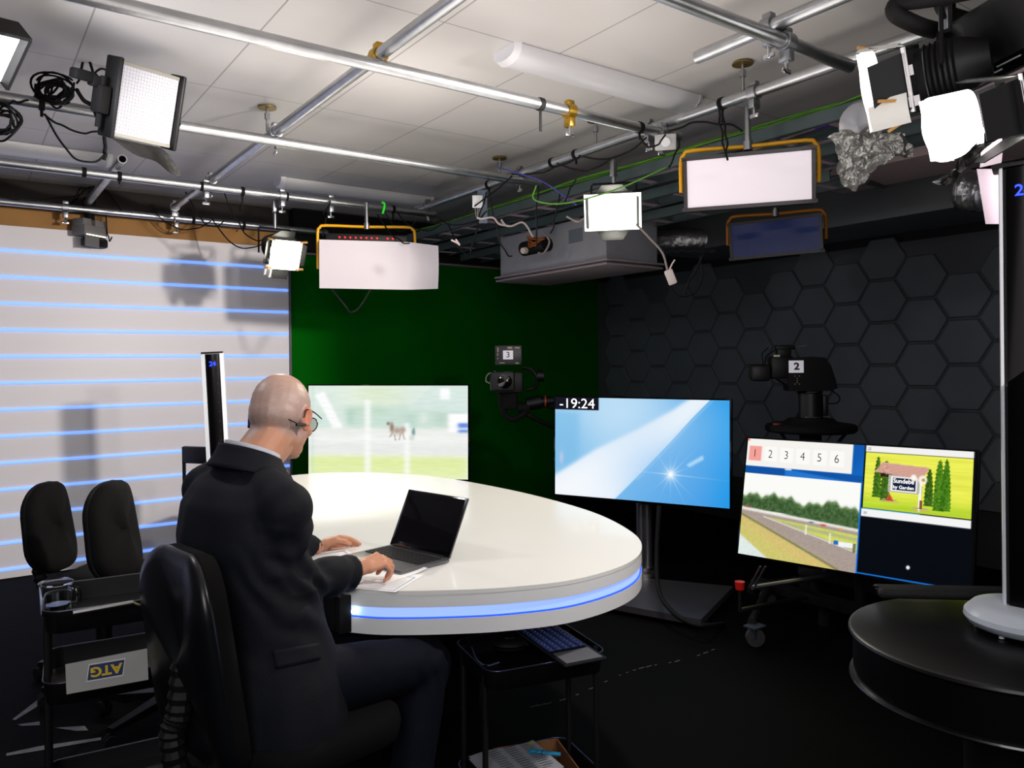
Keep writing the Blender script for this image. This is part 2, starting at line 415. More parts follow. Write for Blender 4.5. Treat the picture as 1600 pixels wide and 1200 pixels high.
clamp((1.29, 2.64, ZU), 'y', 'brass coupler where the longest pipe meets the crossing pipe', False, BRASS)
clamp((1.29, 4.97, ZU), 'y', 'zinc clamp at the crossing above the backdrop left end')
clamp((1.25, 4.93, ZL), 'x', 'zinc clamp with wing bolt under the third pipe')
clamp((2.18, 2.6, ZL), 'x', 'small brass ring clamp on the longest pipe', True, BRASS)
clamp((2.75, 2.6, ZL), 'x', 'clamp at the right end of the longest pipe')
clamp((2.79, 2.72, ZU), 'y', 'clamp joining the longest pipe to the cable tray pipe')
clamp((2.79, 3.8, ZU), 'y', 'clamp at the end of the second pipe')
clamp((2.79, 4.93, ZU), 'y', 'clamp at the end of the third pipe')
clamp((2.33, 1.62, ZL), 'x', 'large zinc swivel clamp on the pipe by the barn door lamp')
clamp((2.29, 1.66, ZU), 'y', 'large zinc clamp on the short open ended pipe')
clamp((2.79, 2.1, ZU), 'y', 'zinc clamp beneath a ceiling hanger near the right lamp')
hanger((2.78, 2.15, 2.695), 'round ceiling hanger plate near the right lamp')
hanger((2.78, 4.0, 2.695), 'round ceiling hanger plate behind the second pipe end')
hanger((2.78, 3.1, 2.695), 'ceiling hanger plate above the bright small flood lamp')
clamp((1.29, 5.95, ZU), 'y', 'clamp at far end of the left crossing pipe')
clamp((1.33, 6.09, ZL), 'x', 'clamp with wing nut on the backdrop pipe')
clamp((2.05, 4.93, ZL), 'x', 'clamp holding the yellow yoke of the left soft light')
clamp((1.72, 4.93, ZL), 'x', 'clamp above the small bright lamp on the left')
clamp((.62, 6.09, ZL), 'x', 'clamp holding the small grey stage light')
def strap(u, v, ax, tail=0.):
    p = P(u, v, z=ZL if ax == 'x' else ZU)
    if ax == 'x': y = min((2.6, 3.75, 4.93, 6.09, 1.62), key=lambda q: abs(q-p.y)); c = Vector((p.x, y, ZL))
    else: x = min((1.29, 2.79, 2.29), key=lambda q: abs(q-p.x)); c = Vector((x, p.y, ZU))
    mb = MB(); a = Vector((.011, 0, 0)) if ax == 'x' else Vector((0, .011, 0))
    mb.cyl(c-a, c+a, .0275, .0275, 16, hole=.0245)
    if tail: mb.box(c+Vector((0, 0, -.025-tail/2)), (.012, .006, tail), bev=.002)
    solo('cable_strap', mb, BLKM, 'black hook and loop cable strap round a galvanised pipe', 'strap', 'black straps on the pipes')
for a in ((840, 165, 'x', .09), (998, 200, 'x', .03), (130, 271, 'x', 0), (187, 275, 'x', .02), (313, 293, 'x', 0), (380, 298, 'x', .08), (455, 303, 'x', 0),
          (905, 242, 'y', .03), (870, 255, 'y', .0), (775, 290, 'y', .02), (1140, 165, 'y', .06), (300, 345, 'x', 0), (383, 350, 'x', .02), (620, 325, 'x', .05), (64, 165, 'x', .03)):
    strap(*a)
# ---------------------------------------------------------------- cable trays on the right
TRAY = M('tray_grey_green', '4d5b5c', .6, .3)
def tray(x, z, y0, y1, label, w=.22):
    t = thing('cable_tray', label, 'cable tray', T(x, (y0+y1)/2, z))
    for s in (-1, 1):
        mb = MB(); xx = x+s*w/2; mb.box((xx, (y0+y1)/2, z), (.008, y1-y0, .055)); mb.box((xx-s*.01, (y0+y1)/2, z+.027), (.022, y1-y0, .004)); mb.box((xx-s*.01, (y0+y1)/2, z-.027), (.022, y1-y0, .004))
        part('side_rail', mb, TRAY, t, world=True, smooth=False)
    k = y0+.1
    while k < y1:
        mb = MB(); mb.box((x, k, z-.02), (w, .035, .008)); part('rung', mb, M('tray_rung', 'a58e9c', .5), t, world=True, smooth=False); k += .3
tray(3.12, 2.44, .9, 5.9, 'grey cable tray nearest the ceiling pipe, carrying purple and green cables')
tray(3.45, 2.40, .9, 5.9, 'grey cable tray in the middle of the three above the grey box unit')
tray(3.78, 2.36, 2.3, 5.9, 'grey cable tray farthest to the right above the grey box unit')
def cable(pts, r, label, mat=CABLE, cat='cable', group=None, sm=6, name='cable', n=6):
    mb = MB(); mb.tube(pts, r, n, sm); solo(name, mb, mat, label, cat, group, ang=80)
GRN = M('green_cable', '4f8a1c', .5); PUR = M('purple_cable', '4a2a8a', .5); GREY = M('white_cable', '8d8280', .5)
def run(x, z, y0, y1, col, r, label, grp, amp=.02):
    pts = []; y = y0
    while y < y1: pts.append((x+R.uniform(-amp, amp), y, z+R.uniform(-.4*amp, .6*amp))); y += .5
    cable(pts, r, label, col, group=grp, name='data_cable')
for i in range(5): run(3.06+i*.035, 2.458, 1.0, 5.8, GREY if i > 3 else M('tray_cable_grey', '6c7a7c', .5), .008, 'grey data cable lying in the nearest cable tray', 'grey cables in the tray')
for i in range(4): run(3.02+i*.012, 2.485, 1.0, 5.6, GRN, .0045, 'bright green data cable lying on the nearest cable tray', 'green cables on the tray', .03)
for i in range(5): run(3.18+i*.03, 2.47, 1.0, 5.6, PUR, .008, 'purple data cable lying in the cable trays', 'purple cables in the tray', .02)
for i in range(3): run(3.40+i*.04, 2.43, 1.0, 5.6, PUR, .007, 'purple data cable in the middle cable tray', 'purple cables in the middle tray', .02)
# tangle of thin black cables hanging round the pipes
LB = 'thin black cable looping between the pipes and the lamps'
def hang(a, b, sag, r=.0045, grp='black cables looping from the pipes', lab=LB, wob=.007, mat=CABLE):
    a = Vector(a); b = Vector(b); pts = []
    for k in range(7):
        t_ = k/6; q = a.lerp(b, t_); q.z -= sag*4*t_*(1-t_)
        if 0 < k < 6: q += Vector((R.uniform(-wob, wob), R.uniform(-wob, wob), R.uniform(-wob, wob)))
        pts.append(q)
    cable(pts, r, lab, mat, group=grp)
for (u0, v0, d0, u1, v1, d1, sg) in [
    (700, 345, 4.9, 800, 275, 4.4, .02), (800, 272, 4.4, 905, 245, 4.1, .03), (905, 243, 4.1, 1010, 215, 3.8, .06), (760, 300, 4.5, 735, 395, 4.6, .0), (765, 300, 4.4, 800, 400, 4.5, .1),
    (840, 290, 4.2, 838, 380, 4.2, 0), (875, 300, 4.1, 860, 365, 4.1, .05), (870, 255, 4.1, 960, 245, 3.9, .05), (1123, 165, 3.4, 1135, 250, 3.4, 0), (1130, 170, 3.4, 1137, 250, 3.3, .0),
    (1045, 205, 3.5, 1160, 205, 3.4, -.04), (1060, 215, 3.5, 1045, 260, 3.5, .03), (380, 300, 4.9, 375, 330, 5.0, 0), (290, 300, 5.2, 350, 345, 5.6, .12), (350, 300, 4.9, 410, 375, 5.3, .1),
    (240, 330, 5.6, 330, 345, 5.6, .1), (330, 340, 5.7, 425, 372, 5.3, .14), (110, 320, 5.5, 190, 330, 5.5, -.15), (165, 330, 5.5, 175, 370, 5.5, .1), (0, 307, 5.0, 130, 302, 5.4, .03),
    (505, 335, 5.0, 520, 310, 5.2, .0), (515, 310, 5.2, 505, 370, 5.2, .02), (600, 330, 5.2, 650, 345, 5.2, .1), (590, 335, 5.2, 640, 380, 5.0, .05), (620, 330, 5.2, 690, 350, 5.0, .08),
    (1100, 395, 3.9, 1070, 460, 3.9, .0), (680, 335, 5.0, 760, 330, 4.7, .08), (700, 350, 5, 750, 390, 4.8, .1), (900, 280, 4, 880, 320, 4.0, .0), (1000, 215, 3.6, 1040, 210, 3.5, .05)]:
    hang(P(u0, v0, d=d0), P(u1, v1, d=d1), sg)
cable([P(465, 450, d=4.9)+Vector((.22, -.02, 0)), P(540, 478, d=4.95), P(548, 488, d=4.95), P(562, 480, d=4.95), P(580, 452, d=4.95)], .0055, 'black cable loop hanging below the left soft light')
cable([P(994, 350, d=4.0), P(1015, 372, d=4.0), P(1035, 395, d=4.0), P(1043, 422, d=4.0)], .006, 'white lamp cord hanging down to a white plug in front of the hexagon wall', GREY)
cable([P(1045, 445, d=4.0), P(1062, 463, d=4.0), P(1085, 458, d=4.0), P(1097, 435, d=4.0), P(1094, 400, d=4.0)], .004, 'thin black cable looping up from the white plug')
m = look(P(1048, 433, d=4.0), (0, 0, 1.4), -20)
t = thing('mains_plug', 'white mains connector hanging on a cord in front of the hexagon wall', 'plug', m)
mb = MB(); mb.box((0, 0, 0), (.045, .035, .08), bev=.008); part('body', mb, M('plug_white', 'd8cbc8', .5), t)
mb = MB(); mb.tube([(.01, -.005, .04), (.03, -.01, .06), (.05, -.01, .075)], .004, 6); part('cable_tie', mb, M('plug_white', 'd8cbc8', .5), t)
for pts in ([(783, 343), (790, 352), (800, 353), (818, 348), (833, 370)], [(745, 340), (752, 342), (770, 340), (780, 350), (795, 353)], [(705, 375), (715, 380), (718, 383), (712, 374)], [(885, 338), (900, 346), (907, 345), (914, 340)]):
    cable([P(a, b, d=4.35) for a, b in pts], .006, 'white cable end dangling below the cable trays', GREY, group='white cable ends below the trays')
cable([P(780, 263, d=4.3), P(800, 268, d=4.2), P(850, 285, d=4.1), P(900, 320, d=4.0)], .004, 'thin blue cable drooping past the end of the second pipe', M('blue_cable', '2a2f80', .5))
cable([P(838, 290, d=4.1), P(835, 312, d=4.1), P(880, 318, d=4.0), P(960, 297, d=3.9), P(1040, 262, d=3.8)], .004, 'loose bright green cable drooping over the cable tray', GRN)
cable([P(597, 316, d=5.1), P(601, 320, d=5.1), P(598, 334, d=5.1)], .008, 'short bright green tape hanging from the third pipe', M('bright_green_tape', '19d21c', .5, em='19d21c', es=.25))
t = thing('junction_box', 'small white junction box hanging on the ceiling pipe', 'box', look(P(746, 315, d=4.7), (0, 0, 1.4)))
mb = MB(); mb.box((0, 0, 0), (.062, .045, .075), bev=.004); part('housing', mb, WHITE, t)
mb = MB(); [mb.tube([(a, 0, -.037), (a*.6, 0, -.09)], .003, 6) for a in (-.015, 0, .015)]; part('wires', mb, GREY, t)
mb = MB(); mb.box((.03, .035, -.03), (.06, .01, .2), bev=.002); part('mounting_plate', mb, M('plate_blue_grey', '5a6678', .5), t)
t = thing('wall_socket_box', 'white socket box fixed by the end of the longest pipe', 'box', look(P(1040, 222, d=3.7), (0, 0, 1.4)))
mb = MB(); mb.box((0, 0, 0), (.1, .05, .075), bev=.006); part('housing', mb, M('box_white', 'b9b9b9', .5), t)
mb = MB(); mb.lathe([(0, 0), (.02, 0), (.022, .006), (0, .006)], 16, T(0, -.026, 0) @ RX(90)); part('socket', mb, WHITE, t)
# grey fan coil unit hanging below the trays
t = thing('air_unit', 'large grey metal air unit box hanging over the dark corner', 'air conditioner', T(3.66, 4.33, 2.05))
GB = M('painted_grey_metal', '9a9ba1', .5, var=.05)
mb = MB(); mb.box((3.66, 4.33, 2.225), (.47, 1.2, .31), bev=.006); part('housing', mb, GB, t, world=True)
mb = MB(); mb.box((3.66, 4.33, 2.072), (.53, 1.28, .014), bev=.003); mb.box((3.66, 4.33, 2.062), (.44, 1.16, .02)); mb.box((3.66, 4.33, 2.046), (.52, 1.26, .014), bev=.003); part('bottom_grille', mb, M('grille_pinkish', '9a8e92', .5), t, world=True)
mb = MB(); mb.box((3.423, 4.03, 2.27), (.004, .14, .09)); part('rating_label', mb, M('label_grey', '6f7880', .5), t, world=True)
# pump hanging at the far end of the unit
t = thing('drain_pump', 'black drain pump with amber wiring on the side of the grey air unit', 'pump', T(P(845, 388, d=5.3)))
c = P(838, 385, d=5.3); mb = MB(); mb.cyl(c+Vector((-.0, .14, 0)), c+Vector((.0, -.12, 0)), .05, .05, 20); part('body', mb, BLK, t, world=True)
mb = MB(); [mb.tube([c+Vector((-.04, -.1+R.uniform(-.05, .03), .03)), c+Vector((-.07, -.05+R.uniform(-.05, .05), R.uniform(-.02, .07))), c+Vector((-.05, .02, .05))], .006, 6, 4) for _ in range(6)]; part('wiring', mb, M('amber_wire', '8a4a12', .5), t, world=True)
mb = MB(); mb.tube([c+Vector((-.06, -.15, .07)), c+Vector((-.06, -.22, .0)), c+Vector((-.06, -.16, -.07)), c+Vector((-.06, -.1, -.06))], .007, 8, 5); part('hose', mb, GREY, t, world=True)
mb = MB(); mb.cyl(c+Vector((-.07, .03, -.03)), c+Vector((-.1, .02, -.035)), .024, .02, 16); part('cap', mb, M('cap_white', 'c9bcb4', .5), t, world=True)
# big grey duct and silver flexible duct by the right wall
t = thing('ventilation_duct', 'large dark grey rectangular duct above the hexagon wall', 'duct', T(4.9, 3.2, 2.26))
mb = MB(); mb.box((4.9, 3.24, 2.48), (.6, 2.24, .43), bev=.004); part('casing', mb, M('duct_grey', '4e5356', .5, .3, var=.15, vs=3), t, world=True)
mb = MB(); p = P(1380, 288, x=4.55); q = P(1352, 280, x=4.3); mb.cyl(p, q, .028, .028, 16, hole=.02); part('drain_stub', mb, M('stub_grey', '5a5a5a', .5), t, world=True)
FOIL = M('silver_foil', 'b0b0b4', .28, .9, bump=1., bs=25)
mb = MB(); pts = [(4.7, 3.9, 2.33), (4.5, 4.2, 2.35), (4.6, 4.6, 2.36), (4.8, 5.2, 2.36)]
pp = catmull(pts, 14); mb.tube(pp, [.09+.006*math.sin(k*1.9) for k in range(len(pp))], 20)
solo('flexible_duct', mb, FOIL, 'crinkled silver flexible duct behind the blue soft light', 'duct')
mb = MB(); pp = catmull([P(1505, 295, d=3.6), P(1545, 300, d=3.5), P(1600, 292, d=3.4)], 14); mb.tube(pp, [.085+.006*math.sin(k*1.9) for k in range(len(pp))], 20)
solo('flexible_duct', mb, FOIL, 'short silver flexible duct between the grey duct and the right tower', 'duct')
# black ceiling hung unit upper right with insulated pipes
a = P(1464, 168, d=2.6); b = P(1600, 103, d=2.24); dv = (b-a); dv.z = 0; dv.normalize(); side = Vector((dv.y, -dv.x, 0))
m = Matrix(((dv.x, side.x, 0, a.x), (dv.y, side.y, 0, a.y), (0, 0, 1, a.z), (0, 0, 0, 1)))
if side.dot(Vector((1, 1, 0))) < 0: pass
t = thing('ceiling_unit', 'large black flat unit hung below the ceiling in the upper right corner', 'equipment', m)
prof = [(0, 0), (0, .055), (.085, .2), (-.05, .27), (-.5, .27), (-.5, 0)]
mb = MB(); mb.loft([[(x, y, z) for y, z in prof] for x in (0, 1.5)]); part('casing', mb, M('unit_black', '0c0c0d', .5), t, smooth=False)
mb = MB(); mb.poly([(0, .001, .004), (1.5, .001, .004), (1.5, .001, .05), (0, .001, .05)]); part('control_strip', mb, BLKG, t)
mb = MB()
for x, w, z in ((.12, .07, .028), (.2, .09, .03), (.2, .04, .02), (.26, .05, .021), (.31, .09, .035), (.05, .02, .03), (.075, .012, .033)):
    mb.box((x, .0025, z), (w, .002, .004))
part('marking', mb, M('marking_grey', '9a9da0', .5), t)
mb = MB(); mb.box((.75, -.06, -.006), (1.5, .11, .01)); part('under_trim', mb, M('trim_pink_lit', 'a08c92', .5), t)  # pinkish light on the underside is put into its colour
mb = MB(); mb.box((.14, .06, .4), (.02, .03, .5)); mb.box((.14, .09, .17), (.03, .012, .08)); part('hanging_strap', mb, BLKM, t)
INS = M('foam_insulation', '141313', .75, bump=.2, bs=80)
cable([P(1640, -40, d=2.2), P(1470, -5, d=2.35), P(1405, 5, d=2.45), P(1400, 22, d=2.45), P(1435, 40, d=2.45), P(1462, 48, d=2.5)], .026, 'thick black insulated pipe bending back above the black ceiling unit, lower bend', INS, 'pipe', name='insulated_pipe', n=14)
cable([P(1660, -60, d=2.3), P(1530, -18, d=2.45), P(1475, 0, d=2.5), P(1478, 18, d=2.5), P(1510, 30, d=2.5), P(1530, 38, d=2.55)], .022, 'thick black insulated pipe bending back above the black ceiling unit, upper bend', INS, 'pipe', name='insulated_pipe', n=14)
# ================================================================ lamps
YEL = M('yellow_paint', 'e8a60c', .35); ORG = M('orange_paint', 'b06a08', .4)
GEL = M('white_diffusion', 'b0a8ac', .5, em='f0e4ea', es=.28, bump=.15, bs=6)
GELW = M('lit_diffusion', 'ffffff', .6, em='fff6f2', es=1.9)
HOT = M('lamp_hot', 'ffffff', .5, em='fffbe8', es=14)
def pose(c, y, p, r): return T(c) @ RZ(y) @ RX(p) @ RY(r)
def yoke(mb, w, h, rad, back=.05, bend=.05):
    mb.tube([(-w/2, back, -.02), (-w/2, back, h-bend), (-w/2+bend*.3, back, h-bend*.3), (-w/2+bend, back, h), (0, back, h-.004), (w/2-bend, back, h), (w/2-bend*.3, back, h-bend*.3), (w/2, back, h-bend), (w/2, back, -.02)], rad, 10, 3)
def softlight(c, y, p, r, label, ycol, face, w=.60, h=.30, frame=BLK, drop=.1, stem_to=None, leds=False, curl=False):
    m = pose(c, y, p, r); t = thing('soft_light', label, 'studio light', m)
    mb = MB(); mb.box((0, .07, 0), (w+.01, .12, h+.01), bev=.012)
    for k in range(9): mb.box((0, .137, -h/2+.03+k*h/9.5), (w*.8, .01, .012))
    part('housing', mb, frame, t)
    mb = MB(); b = .016
    mb.box((0, 0, h/2), (w+.03, .03, b)); mb.box((0, 0, -h/2), (w+.03, .03, b)); mb.box((-w/2, 0, 0), (b, .03, h)); mb.box((w/2, 0, 0), (b, .03, h)); part('front_frame', mb, M('frame_dark_brown', '2a2022', .4), t)
    mb = MB()
    if not curl:
        mb.grid(lambda a, b_: ((a-.5)*(w-.012), -.008+.006*math.sin(a*9)*math.sin(b_*3.1)*(b_ > .6), (b_-.5)*(h-.012)), 24, 12)
        part('diffuser', mb, face, t, ang=80)
    else:
        def g(a, b_):
            x = -w/2-.01+a*(w+.19); zz = (b_-.5)*(h+.02)
            yb = -.035-.01*math.sin(b_*pi)
            if x > w/2-.02:
                q = (x-w/2+.02)/.19; yb += .10*q-.06*math.sin(b_*pi)*q*(1-q*.4); zz *= 1-.07*q; zz += .0
            return (x, yb, zz)
        mb.grid(g, 40, 14); o = part('diffuser', mb, face, t, ang=80, label='white diffusion sheet curling off the right end')
    ym = MB(); mm = m.copy()
    # yoke hangs plumb from the pipe: built in a level frame through the lamp centre
    lv = T(c) @ RZ(y); H_ = h/2*math.cos(math.radians(p))+drop
    ymb = MB(); yoke(ymb, w+.05, H_, .0095, .06); yo = MB(); yo.add([lv @ v for v in ymb.v], ymb.f); part('yoke', yo, ycol, t, world=True, ang=80, label='painted tube yoke over the lamp')
    top = lv @ Vector((0, .06, H_))
    if stem_to: 
        mb = MB(); mb.cyl(top-Vector((0, 0, .02)), Vector((top.x, top.y, stem_to)), .014, .012, 14); mb.cyl(top-Vector((0, 0, .02)), top+Vector((0, 0, .02)), .02, .02, 12); part('hanging_spigot', mb, ZINC, t, world=True)
    if leds:
        mb = MB()
        for k in range(11):
            if k == 8: continue
            mb.sph((-w*.3+k*.034, -.012, h/2+.03), .0055, n=8, m=6)
        part('indicator_lights', mb, M('red_led', 'ff2020', .4, em='ff1818', es=5), t)
        mb = MB(); mb.box((0, .03, h/2+.03), (w*.9, .06, .05), bev=.008); part('control_panel', mb, BLK, t)
    return t
s3 = softlight((2.192, 4.681, 2.059), -25.4, 5, .6, 'white wrapped soft light in a yellow yoke with red indicator lights, hanging on the left', YEL, GEL, stem_to=2.48, leds=True, curl=True, drop=.12, w=.58, h=.29)
s5 = softlight((2.80, 2.143, 2.191), -53.4, 6, -.2, 'largest white rectangular soft light in a bright yellow yoke, upper right', YEL, M('bright_diffusion', 'c2babf', .5, em='fbeef6', es=.48, bump=.2, bs=8), stem_to=2.53, drop=.055, w=.53, h=.22)
s6 = softlight(P(1211, 371, d=4.45), -58.4, 6, -2.2, 'switched off dark blue soft light in an orange yoke below the silver duct', ORG, M('dark_blue_gel', '03102e', .4, em='0a2f80', es=.13, bump=.3, bs=9), frame=BLKM, stem_to=2.5, drop=.05, w=.49, h=.2)
# square LED panel on the left
m = pose((.627, 3.366, 2.446), 27.96, 17.81, -3.88) @ Matrix.Scale(.87, 4)
t = thing('panel_light', 'square honeycomb faced panel lamp with black side frame, upper left', 'studio light', m)
mb = MB(); mb.box((0, .035, 0), (.31, .06, .33), bev=.015); part('housing', mb, BLK, t)
for s in (-1, 1):
    mb = MB(); mb.box((s*.163, .02, 0), (.02, .1, .35), bev=.008); part('side_handle', mb, BLK, t)
for s in (-1, 1):
    mb = MB(); mb.box((0, -.002, s*.157), (.30, .012, .016), bev=.003); part('edge_strip', mb, M('cream_strip', '8f8d84', .5), t)
mb = MB(); n = 20
mb.box((0, .002, 0), (.30, .01, .298))
for i in range(n):
    for j in range(n):
        x = -.1425+i*.015; z = -.1425+j*.015
        mb.add([(x-.007, -.0035, z-.007), (x+.007, -.0035, z-.007), (x+.007, -.0035, z+.007), (x-.007, -.0035, z+.007), (x, -.009, z)], [[0, 1, 4], [1, 2, 4], [2, 3, 4], [3, 0, 4]], 1)
part('lens_grid', mb, [M('lens_gap', '6e6f78', .5, em='b5b6c4', es=.03), M('lens_cell', 'c4c4cc', .3, em='f0f0fa', es=.08)], t, smooth=False)
mb = MB(); mb.box((-.2, .03, -.02), (.05, .07, .12), bev=.01); mb.box((-.2, .05, .05), (.09, .05, .05), bev=.008); mb.cyl((-.2, .03, .08), (-.2, .03, -.14), .012, .012); part('yoke_lock', mb, BLKM, t)
mb = MB(); mb.cyl((.17, .03, -.03), (.21, .03, -.05), .02, .014); part('side_knob', mb, BLKM, t)
mb = MB(); mb.box((-.27, .06, .06), (.1, .06, .045), bev=.01); part('power_block', mb, BLKM, t)
mb = MB(); mb.grid(lambda a, b: (-.16+.26*a+.10*b*a, -.01-.06*b-.02*math.sin(a*5)*b, -.172-.015*b-.11*a*b*(1.2-a)-.07*a*a*b*b-.01*math.sin(a*9)*b), 16, 8); part('bottom_flap', mb, M('crumpled_black_wrap', '141312', .5, .2, bump=.6, bs=18), t)
m = T(P(97, 150, d=3.15)); 
def coil(cx, cy, d, rx, rz, label, n=5, tilt=0, r=.0045):
    c = P(cx, cy, d=d); mb = MB()
    for k in range(n):
        a0 = R.uniform(0, 6); s = 1-.07*k+R.uniform(-.03, .03); off = R.uniform(-.02, .02)
        mb.tube([c+RT*(rx*s*math.cos(a))+UP*(rz*s*math.sin(a)+off)+FW*(.02*math.sin(2*a+k)) for a in [a0+2*pi*q/24 for q in range(24)]], r, 6)
    solo('cable_coil', mb, CABLE, label, 'cable coil', ang=80)
coil(82, 138, 3.15, .085, .055, 'coiled black cable bundle tied above the pipe beside the square lamp panel', 7)
coil(92, 148, 3.1, .05, .045, 'smaller tight coil of black cable beside the square lamp panel', 5)
coil(5, 190, 3.0, .065, .06, 'coiled black cable hanging below the pipe at the left picture edge', 7)
hang(P(68, 178, d=3.2), P(160, 205, d=3.4), .03); hang(P(70, 178, d=3.2), P(165, 240, d=3.4), .1); hang(P(120, 140, d=3.2), P(165, 200, d=3.4), -.01, r=.009)
hang(P(120, 130, d=3.2), P(170, 112, d=3.4), -.02); hang(P(0, 160, d=3.1), P(55, 150, d=3.2), .01); hang(P(165, 205, d=3.4), P(162, 250, d=3.4), .0, r=.008)
hang(P(125, 118, d=3.3), P(145, 112, d=3.3), -.08, r=.006)
# ---- lamps with barn doors. local -Y is the beam direction, hinge ring at y=0
def barn(c, target, size, label, flaps=(35, 35, 35, 35), body=True, sheet=None, roll=0, es=None, flapmat=None, lens=HOT, yo=True, depth=.2, flen=.75, name='barn_door_light'):
    m = look(c, target, roll); t = thing(name, label, 'studio light', m); s = size/2
    mb = MB(); mb.lathe([(0, -.0), (s*.8, 0), (s*.92, .03), (s*.92, depth*.6), (s*.6, depth), (0, depth)], 28, RX(-90)); 
    for k in range(6): mb.lathe([(s*.93, .03+k*.015), (s*.99, .034+k*.015), (s*.93, .038+k*.015)], 28, RX(-90))
    part('lamp_body', mb, BLK, t)
    mb = MB(); b = size*.07
    for q in (-1, 1): mb.box((0, 0, q*s), (size+b, .02, b)); mb.box((q*s, 0, 0), (b, .02, size))
    part('hinge_frame', mb, BLKM, t)
    mb = MB(); mb.lathe([(0, -.012), (s*.45, -.01), (s*.78, .0)], 28, RX(-90) @ T(0, 0, 0)); part('lens', mb, lens, t)
    fm = flapmat or M('flap_black', '090a0c', .5, spec=.3)
    L_ = size*flen
    for k, a in enumerate(flaps):
        if a is None: continue
        q = math.radians(a); rot = RY(90*k)
        pts = [(-s*.95, 0, s), (s*.95, 0, s), (s*.55+.25*s*(k % 2), -L_*math.cos(q), s+L_*math.sin(q)), (-s*.55-.25*s*(k % 2), -L_*math.cos(q), s+L_*math.sin(q))]
        mb = MB(); th = .0015; nrm = Vector((0, math.sin(q), math.cos(q)))*th
        v = [Vector(p) for p in pts]; mb.add([p-nrm for p in v]+[p+nrm for p in v], [[0, 1, 2, 3], [7, 6, 5, 4], [0, 4, 5, 1], [1, 5, 6, 2], [2, 6, 7, 3], [3, 7, 4, 0]], 0, rot)
        mb.cyl((-s*.9, -.004, s), (s*.9, -.004, s), .005, .005, 8, mat=rot)
        part('barn_door', mb, fm, t, smooth=False)
    if yo:
        lv = T(c) @ RZ(math.degrees(math.atan2(m[1][0], m[0][0]))); ymb = MB(); w = size+.05; H_ = size*.5+.07
        ymb.tube([(-w/2, depth*.4, -.01), (-w/2, depth*.4, H_-.01), (-w/2+.01, depth*.4, H_), (w/2-.01, depth*.4, H_), (w/2, depth*.4, H_-.01), (w/2, depth*.4, -.01)], .006, 8)
        yo_ = MB(); yo_.add([lv @ v for v in ymb.v], ymb.f); part('yoke', yo_, BLKM, t, world=True)
        top = lv @ Vector((0, depth*.4, H_)); mb = MB(); mb.cyl(top, Vector((top.x, top.y, 2.49)), .011, .011, 12); mb.box((top.x, top.y, 2.45), (.03, .03, .09), bev=.004); part('hanging_clamp', mb, ZINC, t, world=True)
    return t, m
PEG = M('wooden_peg', 'b98a4a', .6)
def peg(t, m, p, d):
    mb = MB(); d = Vector(d).normalized()
    for s in (-1, 1): mb.box((s*.004, 0, 0), (.006, .009, .06), mat=axis_m(p, Vector(p)+d) @ RY(s*7))
    part('clothes_peg', mb, PEG, t)
# L2 small bright left
t2, m2 = barn(P(438, 392, d=5.0), (1.9, 2.2, 1.0), .17, 'small glaring lamp with barn doors hanging over the backdrop edge', (40, 30, 55, 30), flen=.6)
mb = MB(); mb.grid(lambda a, b: ((a-.5)*.2, -.09-.02*math.sin(a*pi)*math.sin(b*pi), (b-.5)*.19-.003), 10, 10); part('diffusion_sheet', mb, M('hot_sheet', 'ffffff', .6, em='fffbe6', es=4.5), t2)
for p_ in ((.1, -.09, .09), (.1, -.09, -.09), (-.1, -.09, .09), (-.1, -.09, -.09)): peg(t2, m2, p_, (1 if p_[0] > 0 else -1, -.2, .2))
mb = MB(); mb.grid(lambda a, b: (-.11+.05*a-.01*b, -.06-.02*b, -.09-.06*b+.01*math.sin(a*6)), 6, 6); part('foil_flap', mb, M('foil_flap', '8a8a8a', .4, .6, bump=.5, bs=20), t2)
# L4 small bright right
t4, m4 = barn(P(958, 330, d=4.1), P(800, 620, d=1.2), .19, 'small glaring flood lamp wrapped in diffusion in front of the grey air unit', (30, 25, 30, 25), flen=.5)
def sh(a, b):
    x = (a-.5); z = (b-.5); k = max(abs(x), abs(z))*2
    return (x*.31*(1-.05*k), -.10+.05*k*k, z*.2*(1-.06*k))
mb = MB(); mb.grid(sh, 14, 14); part('diffusion_sheet', mb, M('hot_sheet_b', 'ffffff', .6, em='fffff4', es=2.6), t4)
# L7 large barn door light by the right-hand pipe: beam to the left
t7, m7 = barn(P(1432, 122, d=2.42), P(1180, 195, d=2.72), .185, 'large barn door lamp with white wrapped flaps at the end of the right pipe', (18, 12, 22, 12), flen=.62, roll=20, lens=M('lens_dim', 'dddddd', .3, em='ffffff', es=2))
def wrap(a, b):
    ang = a*2*pi; rx = .115; rz = .125
    c_ = math.cos(ang); s_ = math.sin(ang); e = .55
    x = rx*math.copysign(abs(c_)**e, c_); z = rz*math.copysign(abs(s_)**e, s_)
    return (x, -.135+.02*b, z*(1-.03*b))
mb = MB(); mb.grid(wrap, 48, 4); 
mb.grid(lambda a, b: ((a-.5)*.22, -.137-.02*math.sin(a*pi)*math.sin(b*pi), (b-.5)*.24), 10, 10)
part('diffusion_sheet', mb, M('hot_sheet_c', 'ffffff', .6, em='fffdfa', es=1.6), t7, ang=70)
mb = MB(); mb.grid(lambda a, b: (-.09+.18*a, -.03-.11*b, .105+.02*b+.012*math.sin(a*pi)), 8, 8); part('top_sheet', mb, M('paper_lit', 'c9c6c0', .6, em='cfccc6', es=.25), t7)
mb = MB(); mb.grid(lambda a, b: (.108+.015*math.sin(b*3), -.02-.11*a, -.03-.09*b), 8, 6); part('side_sheet', mb, M('paper_lit', 'c9c6c0', .6), t7)
